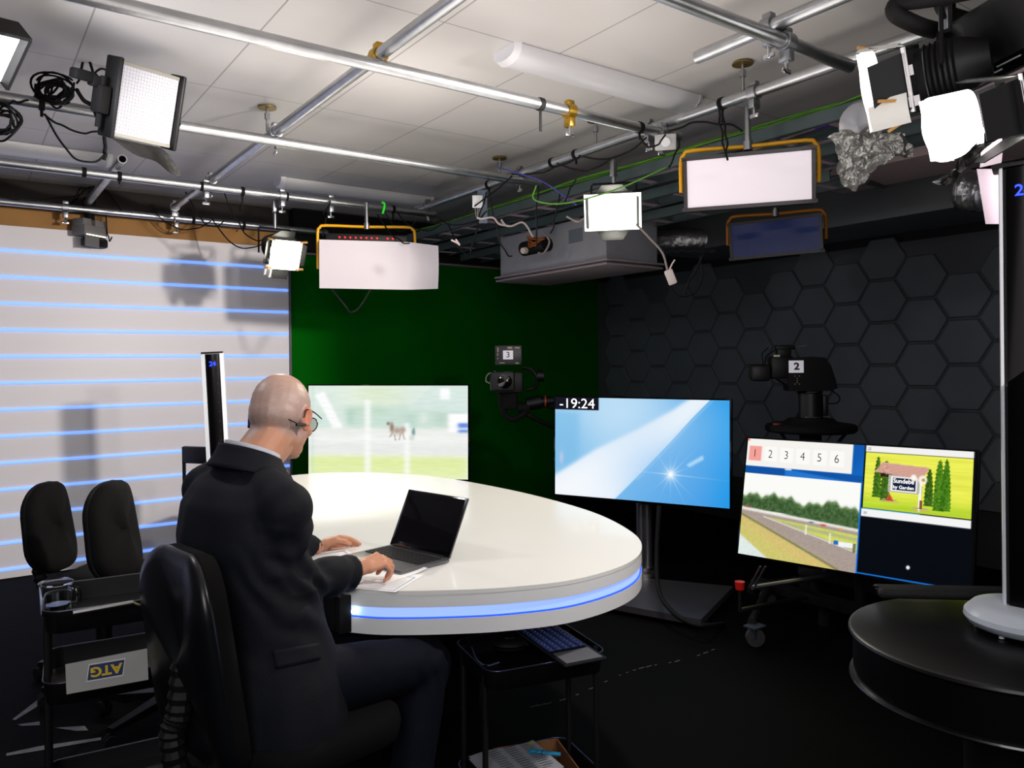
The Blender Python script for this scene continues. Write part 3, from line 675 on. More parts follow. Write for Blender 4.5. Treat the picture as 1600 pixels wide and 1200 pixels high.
for p_, d_ in (((.12, -.07, -.04), (.5, -1, .3)), ((.1, -.06, -.12), (-.2, -1, -.4)), ((.02, -.12, .13), (.2, -1, .5))): peg(t7, m7, p_, d_)
mb = MB(); 
for k in range(3): mb.cyl((.112+.008*k, -.012+.004*k, -.09), (.112+.008*k, -.012+.004*k, .1), .004, .004, 8)
mb.box((.12, 0, -.06), (.02, .03, .03)); mb.box((.12, 0, .03), (.015, .02, .03)); part('hinge_hardware', mb, CHROME, t7)
# L8 bright fixture right edge
t8, m8 = barn(P(1588, 166, d=2.05), P(1400, 222, d=2.12), .15, 'glaring white wrapped barn door lamp at the right, near the tall tower', (14, 10, 20, 12), flen=.8, roll=14)
mb = MB(); mb.grid(lambda a, b: wrap(a, b*2.6), 48, 8); mb.grid(lambda a, b: ((a-.5)*.22, -.137-.02*math.sin(a*pi)*math.sin(b*pi), (b-.5)*.24), 10, 10)
sc_ = Matrix.Diagonal((.82, 1.45, .7, 1)); mb.v = [sc_ @ v for v in mb.v]
part('diffusion_sheet', mb, M('hot_sheet_d', 'ffffff', .6, em='ffffff', es=3.2), t8, ang=70)
mb = MB(); mb.cyl((.1, -.02, -.07), (.1, -.02, .08), .004, .004, 8); mb.cyl((.11, -.02, -.07), (.11, -.02, .08), .004, .004, 8); part('hinge_hardware', mb, CHROME, t8)
# foil pieces
def foil(poly, d, label, mat, amp=.02, tz=.0, bulge=.04):
    """crumpled sheet hanging where the outline pixels point"""
    pts = [P(u, v, d=d) for u, v in poly]; c = sum(pts, Vector())/len(pts); mb = MB()
    N = 26; K = len(poly)*6; ring = []
    for k in range(K):
        i = k//6; f = (k % 6)/6; ring.append(pts[i].lerp(pts[(i+1) % len(pts)], f))
    def g(a, b):
        k = int(round(a*K)) % K; e = ring[k]; p = c.lerp(e, b)
        n1 = noise.noise(p*22); n2 = noise.noise(p*55+Vector((5, 3, 1)))
        return p+FW*((n1*amp*1.6+n2*amp)+bulge*(1-b*b))+UP*(noise.noise(p*40)*amp*.5)+RT*(noise.noise(p*40+Vector((9, 9, 9)))*amp*.5)
    mb.grid(g, K, N); return mb
FW1 = M('cinefoil', 'a2a19e', .3, .9, bump=.9, bs=70)
solo('foil_sheet', foil([(1297, 212), (1318, 200), (1345, 205), (1362, 188), (1380, 205), (1410, 212), (1432, 232), (1428, 244), (1396, 242), (1372, 262), (1355, 275), (1338, 300), (1313, 288), (1310, 262), (1302, 240)], 2.55, '', FW1), FW1, 'crumpled grey aluminium foil sheet hanging below the large barn door lamp', 'foil')
p = P(1345, 195, d=2.7); mb = MB(); mb.lathe([(0, .03), (.05, .02), (.075, 0), (.08, -.03)], 24, look(p, (0, 1, 1.2)) @ RX(90)); solo('reflector_dish', mb, M('dish_grey', '8f8f94', .4, .3), 'small grey rounded lamp head just behind the crumpled foil', 'lamp head')
solo('foil_sheet', foil([(1548, 200), (1560, 215), (1530, 240), (1515, 262), (1500, 272), (1492, 285), (1470, 292), (1455, 285), (1475, 284), (1488, 270), (1500, 250), (1525, 225)], 2.0, '', FW1, .012, bulge=.01), M('black_foil', '1c1a18', .4, .5, bump=.9, bs=40), 'curled strip of black foil hanging from the right white wrapped lamp', 'foil')
p0 = P(1543, 262, d=2.2)
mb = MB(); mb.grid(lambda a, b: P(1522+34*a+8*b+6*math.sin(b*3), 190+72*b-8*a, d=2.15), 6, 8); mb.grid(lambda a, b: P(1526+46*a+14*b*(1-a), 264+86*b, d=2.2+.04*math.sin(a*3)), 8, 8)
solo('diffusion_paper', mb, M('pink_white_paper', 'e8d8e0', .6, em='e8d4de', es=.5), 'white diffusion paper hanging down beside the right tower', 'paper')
# L0 panel at left edge
m = look(P(-38, 78, d=2.6), P(400, 640, d=2.3), -12); t = thing('panel_light', 'glowing panel lamp in a black frame cut by the left picture edge', 'studio light', m)
mb = MB(); mb.box((0, .03, 0), (.25, .05, .22), bev=.012); part('housing', mb, BLK, t)
mb = MB(); mb.box((0, 0, .108), (.25, .09, .012)); mb.box((.122, 0, 0), (.012, .09, .21)); mb.box((-.122, 0, 0), (.012, .09, .21)); part('hood', mb, BLK, t)
mb = MB(); mb.box((0, -.002, 0), (.23, .01, .2)); part('face', mb, M('panel_glow', 'ffffff', .5, em='ffffff', es=3), t)
# small grey stage light on the backdrop pipe
p = P(140, 362, d=5.45); m = look(p, p+Vector((.4, -1, -1.1)), 0); t = thing('stage_light', 'small grey boxed stage light hanging in front of the striped backdrop', 'studio light', T(p) @ RZ(35))
mb = MB(); mb.box((0, 0, 0), (.19, .12, .07), bev=.006); mb.box((-.06, 0, .055), (.07, .1, .05), bev=.004); mb.box((.05, 0, .055), (.09, .1, .05), bev=.004); part('housing', mb, M('fixture_grey', '6e6c6c', .5), t)
mb = MB(); mb.box((.03, -.01, -.075), (.16, .1, .07), bev=.02); part('lens_shroud', mb, BLK, t)
mb = MB(); mb.box((-.04, -.065, -.075), (.11, .012, .075)); part('front_plate', mb, M('plate_grey', '8b8a8a', .4, .5), t)
mb = MB(); mb.box((0, -.062, -.033), (.16, .006, .006)); part('light_slot', mb, M('slot_glow', 'ffffff', .5, em='fff6d0', es=4), t)
mb = MB(); mb.box((0, 0, .11), (.05, .05, .07), bev=.006); mb.cyl((0, 0, .1), (0, 0, .2), .012, .012); mb.box((0, 0, .2), (.05, .07, .08), bev=.006); part('hanging_clamp', mb, BLKM, t)
# ================================================================ presenter desk
edge = [(.90, 2.12), (.985, 2.02), (1.137, 1.912), (1.30, 1.828), (1.50, 1.778), (1.74, 1.815), (1.93, 1.935), (2.09, 2.15), (2.235, 2.53), (2.30, 3.01), (2.30, 3.45), (2.255, 3.86), (2.16, 4.12), (1.98, 4.36), (1.74, 4.49), (1.45, 4.45), (1.15, 4.22), (.90, 3.85)]
crv = [Vector((p.x, p.y)) for p in catmull([(x, y, 0) for x, y in edge], 8)]
n = len(crv)
def off(pts, d):
    out = []
    for i, p in enumerate(pts):
        a = pts[max(i-1, 0)]; b = pts[min(i+1, len(pts)-1)]; t_ = (b-a).normalized(); out.append(p+Vector((t_.y, -t_.x))*d)
    return out
t = thing('presenter_desk', 'large white curved presenter desk with a glowing blue light band round its edge', 'desk', T(1.6, 3.2, 0))
DW = M('desk_white', 'f6f5f2', .22, coat=.2); DS = M('desk_side_grey', 'f4f4f6', .4)
mb = MB(); mb.prism([tuple(p) for p in off(crv, 0)], .012, T(0, 0, .748)); part('desktop', mb, DW, t, world=True, ang=30)
def band(z0, z1, inset, name, mat, label=None, dz=0):
    q = off(crv, -inset); mb = MB(); mb.prism([tuple(p) for p in q], z1-z0, T(0, 0, z0)); part(name, mb, mat, t, world=True, ang=30, label=label)
band(.712, .748, .001, 'upper_fascia', DS)
LB_ = bpy.data.materials.new('desk_light_band'); LB_.use_nodes = True
_b = LB_.node_tree.nodes['Principled BSDF']; _b.inputs['Base Color'].default_value = (*lin('9fb8ff'), 1); _b.inputs['Emission Color'].default_value = (*lin('84a0ff'), 1); _b.inputs['Emission Strength'].default_value = 1.15
band(.682, .712, .008, 'light_band', LB_, 'translucent light band glowing blue')
band(.679, .683, .002, 'blue_lip', M('blue_lip', '2a52e8', .4, em='2456f0', es=.9))
band(.634, .679, .001, 'lower_fascia', DS)
mb = MB(); mb.box((.893, 2.98, .691), (.02, 1.72, .112)); part('seat_side_panel', mb, BLKM, t, world=True)
mb = MB(); mb.box((.902, 2.105, .69), (.035, .03, .105)); part('end_bracket', mb, BLKM, t, world=True)
mb = MB(); mb.sph((.925, 2.083, .697), (.008, .008, .008)); part('end_led', mb, M('led_point', 'ffffff', .3, em='e8f2ff', es=8), t, world=True)
mb = MB(); mb.prism([(1.35, 2.7), (1.75, 2.7), (1.75, 3.8), (1.35, 3.8)], .634); part('pedestal', mb, BLKM, t, world=True)
mb = MB()
for i in range(n-1): pass
# ---------------------------------------------------------------- laptop
yaw = math.degrees(math.atan2(-.314, .068)); hx = Vector((1.264, 2.322, .7605))
m = T(hx) @ RZ(yaw)     # local X along the hinge (left to right for the user), -Y towards the user
t = thing('laptop', 'open black screened laptop with grey metal body on the white desk', 'laptop', m)
LAPG = M('laptop_grey', '77787c', .35, .8)
mb = MB(); mb.box((0, -.1, .0075), (.308, .205, .012), bev=.004); part('base', mb, LAPG, t)
mb = MB(); mb.box((0, -.068, .0138), (.272, .098, .0012)); part('keyboard_well', mb, BLKM, t)
mb = MB()
for r in range(6):
    for c in range(14):
        mb.box((-.127+c*.0196, -.024-r*.0172, .0152), (.0162, .0142, .0014), bev=.0005, seg=1)
part('keys', mb, M('laptop_key', '1b1b1e', .35), t, label='black keyboard keys')
mb = MB(); mb.box((0, -.16, .0137), (.11, .066, .0006)); part('trackpad', mb, M('trackpad_grey', '85868a', .3, .6), t)
lid = RX(-26)
mb = MB(); mb.box((0, .003, .1055), (.306, .005, .205), mat=T(0, 0, .010) @ lid, bev=.002); o = part('lid', mb, LAPG, t)
mb = MB(); mb.box((0, .0, .106), (.302, .0022, .2), mat=T(0, 0, .010) @ lid, bev=.001); part('bezel', mb, M('laptop_bezel', '08080a', .12, coat=.6), o)
mb = MB(); mb.box((0, -.0014, .112), (.284, .0006, .178), mat=T(0, 0, .010) @ lid); part('display', mb, M('laptop_display', '050304', .1, coat=.8), o)
mb = MB(); mb.cyl((-.13, .002, .0125), (.13, .002, .0125), .006, .006, 12); part('hinge', mb, BLK, t)
# ---------------------------------------------------------------- papers on the desk
PAP = M('paper_white', 'f2f2f4', .7); PBL = M('print_blue', '3f7fb0', .7); PGR = M('print_grey', 'b8bcc4', .7); PRD = M('print_red', 'c86a6a', .7)
def sheet(c, ang, w, h, z, label, boxes=(), lines=True, curl=0.):
    m = T(c[0], c[1], z) @ RZ(ang); t = thing('paper_sheet', label, 'paper', m, 'race papers on the desk')
    mb = MB(); mb.grid(lambda a, b: ((a-.5)*w, (b-.5)*h, .0006+curl*a**6*.02), 10, 2); part('page', mb, PAP, t)
    mb = MB()
    for (x0, y0, x1, y1) in boxes:
        e = .0022
        for q in ((x0, y0, x1, y0+e), (x0, y1-e, x1, y1), (x0, y0, x0+e, y1), (x1-e, y0, x1, y1)):
            mb.add([(q[0], q[1], .0012), (q[2], q[1], .0012), (q[2], q[3], .0012), (q[0], q[3], .0012)], [[0, 1, 2, 3]], 0)
        if lines:
            k = y0+.012
            while k < y1-.008:
                mb.add([(x0+.01, k, .0012), (x1-.02-R.random()*.03, k, .0012), (x1-.03, k+.0012, .0012), (x0+.01, k+.0012, .0012)], [[0, 1, 2, 3]], 1); k += .008
    if boxes: part('printed_frame', mb, [PBL, PGR], t, smooth=False)
    return t
sheet((1.035, 2.10), 36, .19, .16, .7612, 'printed white sheet with a blue ruled frame at the desk edge under the right sleeve', [(-.085, -.068, .06, .06)])
sheet((1.08, 2.17), 20, .19, .15, .7622, 'plain white sheet just left of the laptop under the moving hand', curl=.3)
sheet((.985, 2.42), -6, .21, .28, .7612, 'white sheet with blue ruled frames lying under the left hand', [(-.09, -.12, .09, -.02), (-.09, .0, .09, .12)])
# ================================================================ screens
def grad(a, b, t): return a[None, :]*(1-t[:, None])+b[None, :]*t[:, None]
def C(h): return np.array([int(h[i:i+2], 16)/255 for i in (0, 2, 4)])
class Paint:
    def __init__(s, nu, nv, base):
        s.nu, s.nv = nu, nv; U, V = np.meshgrid(np.linspace(0, 1, nu+1), np.linspace(0, 1, nv+1)); s.U, s.V = U, V
        s.c = np.ones((nv+1, nu+1, 3))*C(base)
    def mix(s, a, col): a = np.clip(a, 0, 1)[..., None]; s.c = s.c*(1-a)+(C(col) if isinstance(col, str) else col)*a; return s
    def sm(s, x, e): return 1/(1+np.exp(-np.clip(x/e, -40, 40)))
    def rect(s, u0, v0, u1, v1, col, e=.002, op=1.):
        return s.mix(op*s.sm(s.U-u0, e)*s.sm(u1-s.U, e)*s.sm(s.V-v0, e)*s.sm(v1-s.V, e), col)
    def ell(s, u, v, ru, rv, col, e=.1, op=1.): return s.mix(op*s.sm(1-np.sqrt(((s.U-u)/ru)**2+((s.V-v)/rv)**2), e), col)
    def poly(s, pts, col, op=1., e=.0):
        ins = np.zeros(s.U.shape, bool); n = len(pts); j = n-1
        for i in range(n):
            x0, y0 = pts[i]; x1, y1 = pts[j]
            cnd = ((y0 > s.V) != (y1 > s.V)) & (s.U < (x1-x0)*(s.V-y0)/((y1-y0) if abs(y1-y0) > 1e-9 else 1e-9)+x0); ins ^= cnd; j = i
        a = ins.astype(float)
        for _ in range(int(e)):
            a = (a+np.roll(a, 1, 0)+np.roll(a, -1, 0)+np.roll(a, 1, 1)+np.roll(a, -1, 1))/5
        return s.mix(a*op, col)
    def noise(s, amp, seed=1, fu=1, fv=1, mask=None):
        rs = np.random.RandomState(seed); g = rs.rand(s.nv//fv+3, s.nu//fu+3)-.5
        yy = np.arange(s.nv+1)/fv; xx = np.arange(s.nu+1)/fu; y0 = yy.astype(int); x0 = xx.astype(int); fy = (yy-y0)[:, None]; fx = (xx-x0)[None, :]
        q = g[np.ix_(y0, x0)]*(1-fy)*(1-fx)+g[np.ix_(y0+1, x0)]*fy*(1-fx)+g[np.ix_(y0, x0+1)]*(1-fy)*fx+g[np.ix_(y0+1, x0+1)]*fy*fx
        q = q*amp*(1 if mask is None else mask); s.c = np.clip(s.c+q[..., None], 0, 1); return s
def lin_np(c): return np.where(c <= .04045, c/12.92, ((c+.055)/1.055)**2.4)
def screen(t, w, h, p, yoff, mat, name='screen'):
    nu, nv = p.nu, p.nv
    X = (p.U-.5)*w; Z = (.5-p.V)*h; co = np.stack([X, np.full_like(X, yoff), Z], -1).reshape(-1, 3)
    idx = np.arange((nv+1)*(nu+1)).reshape(nv+1, nu+1)
    f = np.stack([idx[1:, :-1], idx[1:, 1:], idx[:-1, 1:], idx[:-1, :-1]], -1).reshape(-1, 4)
    me = bpy.data.meshes.new(name); me.from_pydata(co.tolist(), [], f.tolist())
    at = me.color_attributes.new('col', 'FLOAT_COLOR', 'POINT'); c = np.ones((len(co), 4)); c[:, :3] = lin_np(np.clip(p.c, 0, 1).reshape(-1, 3)); at.data.foreach_set('color', c.ravel())
    me.materials.append(mat); me.update(); o = bpy.data.objects.new(name, me); COL.objects.link(o); o.parent = t; W[o.name] = W[t.name].copy(); return o
SCR = MV('lit_screen', 1.0, .5)
def tv(m, w, h, label, cat='television'):
    t = thing('television', label, cat, m)
    mb = MB(); mb.box((0, .022, 0), (w+.018, .04, h+.018), bev=.006); mb.box((0, .05, -.08), (w*.6, .04, h*.55), bev=.012); part('housing', mb, BLK, t)
    mb = MB(); b = .009
    mb.box((0, 0, h/2+b/2), (w+2*b, .012, b)); mb.box((0, 0, -h/2-b*.8), (w+2*b, .012, b*1.6)); mb.box((-w/2-b/2, 0, 0), (b, .012, h)); mb.box((w/2+b/2, 0, 0), (b, .012, h)); part('bezel', mb, BLKG, t)
    return t
# ---- left television: pale picture of a trotting horse
m1 = pose((2.584, 5.197, .915), -43.5, -.6, .33); w, h = 1.21, .68
t1 = tv(m1, w, h, 'television in front of the green screen showing a pale trotting horse race')
p = Paint(240, 135, 'eef4ee')
p.ell(.30, .08, .16, .2, 'ffffff', .3, .8).ell(.45, .08, .2, .16, 'd9e8c6', .35, .9).ell(.12, .2, .12, .3, 'd3e6dc', .4, .8).ell(.85, .12, .25, .2, 'dcebe4', .3, .9)
p.rect(.24, .22, 1, .47, 'c3dcd0', .02, .8).rect(.24, .25, .5, .3, 'b9d8be', .02, .7).poly([(.62, .27), (.78, .0), (1, 0), (1, .28)], 'd7e8e2', .7, 4)
p.rect(.0, .3, .12, .47, 'c6dfd6', .03, .8).poly([(.04, .1), (.1, .06), (.22, .46), (.16, .47)], 'ffffff', .9, 6)
p.rect(.25, .26, .29, .42, 'a9cbbd', .01, .6).rect(.62, .3, .68, .46, 'b3d2c6', .01, .5).rect(.71, .29, .75, .4, 'e8f0ea', .01, .8).rect(.83, .03, .89, .15, 'ffffff', .005, .9).rect(.8, .3, .87, .42, 'b8ccc2', .01, .5)
p.rect(0, .47, 1, .76, 'eceeea', .008).rect(0, .56, 1, .6, 'ffffff', .02, .7).rect(0, .66, 1, .7, 'e2e6e6', .02, .7).rect(0, .765, 1, 1, 'e4f0b0', .012).rect(0, .8, 1, .86, 'dcec9c', .02, .7)
p.rect(.88, .3, 1.01, .5, 'ffffff', .006).rect(.94, .40, 1.01, .45, '5f86dc', .006).rect(.94, .47, 1.01, .5, '5f86dc', .006)
p.rect(.36, .15, .395, 1, 'fafcfa', .006, .9).rect(.61, .4, .64, 1, 'fafcfa', .006, .9).rect(.02, 0, .03, 1, 'b8d4cc', .006, .6)
# the horse and sulky
p.ell(.565, .485, .028, .03, 'a3897a', .35, .8).ell(.53, .45, .012, .05, '9a8272', .2, .95).ell(.508, .41, .011, .018, '8c8078', .2, .95).ell(.60, .475, .015, .03, 'b49a8a', .2, .8)
for a in ((.535, .51, .515, .56), (.545, .52, .555, .6), (.585, .51, .575, .59), (.595, .5, .61, .58)):
    p.poly([(a[0]-.004, a[1]), (a[0]+.004, a[1]), (a[2]+.003, a[3]), (a[2]-.003, a[3])], 'a99686', .9, 1)
p.ell(.665, .5, .011, .035, '6f9a92', .2, .9).ell(.668, .465, .006, .012, '8fb0a8', .2, .9).ell(.655, .56, .016, .028, 'cfd6d2', .2, .8)
p.noise(.03, 3, 12, 2); screen(t1, w, h, p, -.007, SCR)
mb = MB(); c_ = m1 @ Vector((0, .08, 0)); mb.cyl((c_.x, c_.y, 0.02), (c_.x, c_.y, .9), .04, .04, 16); mb.box((c_.x, c_.y, .015), (.6, .5, .03), bev=.005); part('floor_stand', mb, BLKM, t1, world=True)
# ---- centre television: blue sky burst and countdown
m2 = pose((3.391, 3.424, .874), -63.5, -.6, .42); w, h = 1.107, .623
t_ = tv(m2, w, h, 'television on a silver column showing a blue sky burst and a countdown')
p = Paint(300, 170, '8cc6ee'); U, V = p.U, p.V
p.mix(p.sm(U-.55, .18), '2f8fe0').mix(p.sm(U-.92, .05)*.9, '0a93ea')
p.ell(.4, .15, .35, .45, 'cfe8f8', .35, .9).rect(-.1, .15, .15, .75, '7fbfe8', .01, .6).ell(.1, .5, .12, .3, '6fb4e4', .5, .4)
up = .80-.95*(U/.8)**1.15*.8; up = np.interp(U, [0, .25, .5, .7, .82], [.8, .52, .3, .1, -.05]); lo = np.interp(U, [.34, .5, .68, .8, .92], [1.05, .76, .42, .18, -.04])
p.mix(p.sm(V-up, .012)*p.sm(lo-V, .003)*(U < .93), 'edf4fb'); p.mix(p.sm(V-up-.1, .04)*p.sm(lo-V-.05, .02)*.7, 'fdfdff')
p.mix(p.sm(.012-np.abs(V-lo-.03), .004)*(V < .8)*.25, 'd8eefc')
p.mix(p.sm(U-.7, .03)*p.sm(V-lo-.1, .1)*p.sm(.5-V, .15)*.35, '8cc8f4')
p.ell(.68, .74, .22, .3, '6fb2ee', .5, .6)
su, sv = .685, .72; asp = w/h; dx = (U-su)*asp; dy = V-sv; rr = np.sqrt(dx*dx+dy*dy)+1e-6; an = np.arctan2(dy, dx)
p.mix(np.exp(-(rr/.045)**1.3), 'ffffff')
for a, l in ((.05, .5), (3.17, .38), (.75, .25), (2.4, .2), (-.8, .25), (-2.2, .22), (1.57, .2), (-1.57, .16), (1.1, .28), (2.0, .18), (-.4, .18), (-1.2, .2)):
    d = np.abs(np.sin(an-a))*rr; f = (np.cos(an-a) > 0); p.mix(np.exp(-(d/.0035)**2)*np.exp(-rr/l*2.2)*f*.9, 'ffffff')
p.poly([(.77, .62), (.86, .52), (.865, .56), (.79, .64)], 'c8e6fa', .7, 3); p.ell(.04, .62, .01, .05, 'e8d0e8', .4, .6)
p.rect(-.1, -.1, .27, .125, '11131f', .001)
o = screen(t_, w, h, p, -.007, SCR)
mb = MB(); text(mb, '-19:24', .088, T(-w/2+.152, -.0095, h/2-.041) @ RX(90), bold=-.0002, sx=1.1); part('countdown_digits', mb, M('digit_white', 'ffffff', .5, em='fbfaf0', es=1.1), o)
# silver column and base plate
cx, cy = 3.43, 3.5
m2 = pose((3.391, 3.424, .874), -63.5, -.6, .42)
t = thing('television_stand', 'silver column stand with a flat metal floor plate and black cable', 'stand', T(cx, cy, 0))
mb = MB(); A_ = [P(915, 935, z=.06), P(1095, 968, z=.06), P(1146, 916, z=.06), P(1000, 902, z=.06)]; q = [(v.x, v.y) for v in A_]
mb.prism(q, .035, T(0, 0, .025)); part('floor_plate', mb, M('plate_steel', '77747a', .38, .85, var=.08, vs=6), t, world=True, smooth=False)
pc = P(1012, 905, z=.06); pc = pc+FW*.12; pc.z = .06
mb = MB()
for s in (-1, 1): mb.cyl(pc+RT*(s*.02), pc+RT*(s*.02)+UP*.75, .03, .03, 20)
part('column', mb, M('column_alu', '8f8d92', .3, .9), t, world=True)
mb = MB(); mb.lathe([(0, .0), (.09, .0), (.088, .02), (.06, .03), (.058, .05), (0, .05)], 28, T(pc)); part('collar', mb, ALU, t, world=True)
mb = MB(); mb.box((0, .085, -.05), (.3, .02, .3), mat=m2, bev=.005); mb.box((0, .13, -.05), (.1, .1, .1), mat=m2, bev=.01); part('mount', mb, BLKM, t, world=True)
for i, q in enumerate([A_[1]+Vector((.05, .02, 0)), A_[0]]):
    mb = MB(); mb.cyl((q.x, q.y-.01, .022), (q.x, q.y+.01, .022), .022, .022, 16); part('castor', mb, BLKM, t, world=True)
cable([P(1030, 790, d=4.45), P(1026, 870, d=4.35), P(1030, 925, d=4.2), P(1050, 955, d=4.05), P(1075, 972, d=3.95), P(1100, 978, d=3.9)]+[P(1130, 975, z=.01)], .013, 'thick black cable curving down over the silver floor plate')
# ---- right television
m3 = pose((3.598, 2.177, .678), -79.07, -12.32, -.14)
t_ = tv(m3, w, h, 'tilted television beside the round table showing a racetrack and numbered tiles')
p = Paint(380, 214, '0b58b0'); U, V = p.U, p.V
p.rect(-.1, -.1, 1.1, 1.1, '0c57ae', .01).mix(p.sm(U+V*.6-.62, .02)*.4*(V < .33), '1a78d8').rect(.0, .245, .56, .3, '0a4e9e', .001, .7)
p.poly([(.2, .24), (.56, .31), (.56, .35), (.2, .3)], '2a86e2', .7, 3)
p.rect(-.1, -.1, .51, .237, 'f6f3ee', .0008).rect(-.01, -.01, .01, .02, 'f08070', .002)
for i in range(6):
    u = .043+i*.0795; p.rect(u-.031, .062, u+.033, .19, 'fbfaf7', .0008)
p.rect(.012, .062, .076, .19, 'f4a199', .0008).rect(.2, .232, .232, .25, 'd8dde4', .001)
# racetrack camera picture in the left pane (x = U/.556, y = (V-.3)/.7)
x = U/.556; y = (V-.3)/.7; pane = ((U < .554) & (V > .302)).astype(float)
def pmix(a, col): p.mix(a*pane, col)
pmix(np.ones_like(U), 'fbfbf8'); 
rs = np.random.RandomState(5); top = .27+.03*np.sin(x*14)+.02*np.sin(x*37+1)+.012*np.sin(x*83); top = top+.02*x-.04*np.exp(-((x-.12)/.12)**2)
bot = .42+.10*x
pmix(p.sm(y-top, .008), '5c7a48'); 
dark = p.sm(y-(top+.035), .01); pmix(dark*.8, '3c5a34')
pmix(p.sm(y-bot, .003), 'c9c2b4')
pmix(p.sm(y-bot-.0, .004)*p.sm(bot+.035-y, .004), 'eae6e0')
pmix(p.sm(y-(.46+.09*x), .004), 'a99a92')
inn = p.sm(y-(.49+.10*x), .003)*p.sm((.515+.33*(x-.24))-y, .003)*(x > .24); pmix(inn, 'cfd860'); pmix(inn*p.sm(.02-np.abs(y-(.52+.12*x)), .005)*.7, 'a8a890')
pmix(p.sm(.006-np.abs(y-(.525+.335*(x-.24))), .002)*(x > .2)*.9, 'e8e6e2')
tr = (.50+.55*x+.02*x*x)      # near rail
pmix(p.sm(y-tr, .004), 'c5c46c'); pmix(p.sm(y-tr-.03, .02), 'd9bd78'); pmix(p.sm(y-tr-.11-.06*x, .03)*.6, 'c8cc6c')
pmix(p.sm(.014-np.abs(y-tr-.012), .003)*.75, '6e6a5c'); pmix(p.sm(y-(.76+.9*x), .006), 'dfeae6')
for (uu, vv, ru, rv, c_) in ((.05, .415, .03, .012, '9a5a4a'), (.72, .525, .025, .012, 'd05a48'), (.86, .545, .02, .01, 'e09a60'), (.62, .51, .02, .01, '5a7a9a'), (.3, .455, .1, .008, 'f4f4f4')):
    pmix(p.sm(1-np.sqrt(((x-uu)/ru)**2+((y-vv)/rv)**2), .2), c_)
pmix(((x > .81) & (x < .85) & (y > .675) & (y < .72)).astype(float), '2a6ac8'); pmix(((x > .85) & (x < .97) & (y > .685+.0) & (y < .735)).astype(float), 'f2f4f6'); pmix(((x > .965) & (x < .985) & (y > .68) & (y < .78)).astype(float), '7a7a60')
for q in (.58, .78): pmix(p.sm(.008-np.abs(x-q), .001)*((y > .54+(q-.58)*.3) & (y < .66+(q-.58)*.3))*.7, 'f0f0ea')
p.noise(.16, 8, 3, 3, pane*(p.sm(y-top, .01)*p.sm(bot-y, .01))); p.noise(.05, 9, 2, 2, pane*p.sm(y-bot, .01))
# right pane
p.rect(.56, -.1, 1.1, 1.1, '04080f', .0006)
gr = ((U > .566) & (U < .992) & (V > .055) & (V < .487)).astype(float); X = (U-.566)/.426; Y = (V-.055)/.432
def g(a, col): p.mix(a*gr, col)
g(np.ones_like(U), 'e6ea48'); g(p.sm(.5-np.abs(Y-.25), .2)*.3, 'f2f07a'); g(p.sm(Y-.82, .05)*.8, 'a9cf2c'); p.noise(.08, 12, 40, 2, gr)
def tree(cx, y0, y1, w_, col, col2):
    hh = (Y-y0)/(y1-y0); ww = w_*np.clip(1.25*np.sqrt(np.clip(hh, 0, 1))*(1-.25*hh), 0, 1); a = ((np.abs(X-cx) < ww+.004*np.sin(Y*90)) & (hh > 0) & (hh < 1)).astype(float); g(a, col); g(a*p.sm(cx-X+.005, .01)*.5, col2); return a
aa = tree(.13, .06, .8, .045, '4c7a1a', '2c5512')+tree(.21, .12, .84, .05, '47741c', '2a5012')+tree(.62, .22, .86, .045, '3f6a18', '264a10')
g(((X > .16) & (X < .56) & (Y > .34) & (Y < .42)).astype(float), '2e2418'); g(((X > .24) & (X < .56) & (Y > .38) & (Y < .68)).astype(float), 'b8b6aa')
aa = aa+tree(.71, .04, .93, .055, '558c1c', '336414')+tree(.77, .03, .92, .05, '4c8418', '2c5c10')
p.poly([(.566+.426*a, .055+.432*b) for a, b in ((.17, .16), (.62, .2), (.55, .42), (.10, .34))], 'd9a698', 1, 1)
for k in range(7): p.poly([(.566+.426*a, .055+.432*b) for a, b in ((.17-.01*k, .18+.023*k), (.61-.01*k, .215+.028*k), (.61-.01*k, .225+.028*k), (.17-.01*k, .19+.023*k))], 'b98878', .5)
g(((X > .265) & (X < .51) & (Y > .4) & (Y < .66)).astype(float), 'f4f4f4'); g(((X > .28) & (X < .495) & (Y > .42) & (Y < .64)).astype(float), '14203a')
g(p.sm(1-np.sqrt(((X-.475)/.028)**2+((Y-.4)/.06)**2), .1), 'fbf8f0'); g(p.sm(1-np.sqrt(((X-.56)/.04)**2+((Y-.42)/.075)**2), .1), 'fbf4e4'); g(p.sm(1-np.sqrt(((X-.565)/.016)**2+((Y-.42)/.03)**2), .1), 'b89a60')
g(((np.abs(X-.545+.02*(Y-.5)) < .011) & (Y > .45) & (Y < .97)).astype(float), 'f8f6ee')
for (a0, b0) in ((.26, .76), (.55, .86)):
    for q in ((-.07, .05, .07, .065), (-.09, .09, .09, .105)): g(((X > a0+q[0]) & (X < a0+q[2]) & (Y > b0+q[1]) & (Y < b0+q[3])).astype(float), 'c8a080')
p.poly([(.566+.426*a, .055+.432*b) for a, b in ((.22, .84), (.255, .70), (.30, .84))], 'c4503a', 1); g(((X > .54) & (X < .565) & (Y > .78) & (Y < .93)).astype(float), '8a4a30')
p.noise(.2, 15, 2, 2, gr*np.clip(aa, 0, 1))
p.rect(.566, -.1, .995, .048, 'f4f2f0', .0006).rect(.562, .498, .992, .556, 'f4f4f4', .0006).rect(.562, .492, .8, .498, '30b8f0', .0006)
p.rect(.574, .018, .588, .022, '555555', .0006).rect(.574, .03, .588, .034, '555555', .0006).rect(.572, .52, .586, .524, '555555', .0006).rect(.572, .532, .586, .536, '555555', .0006)
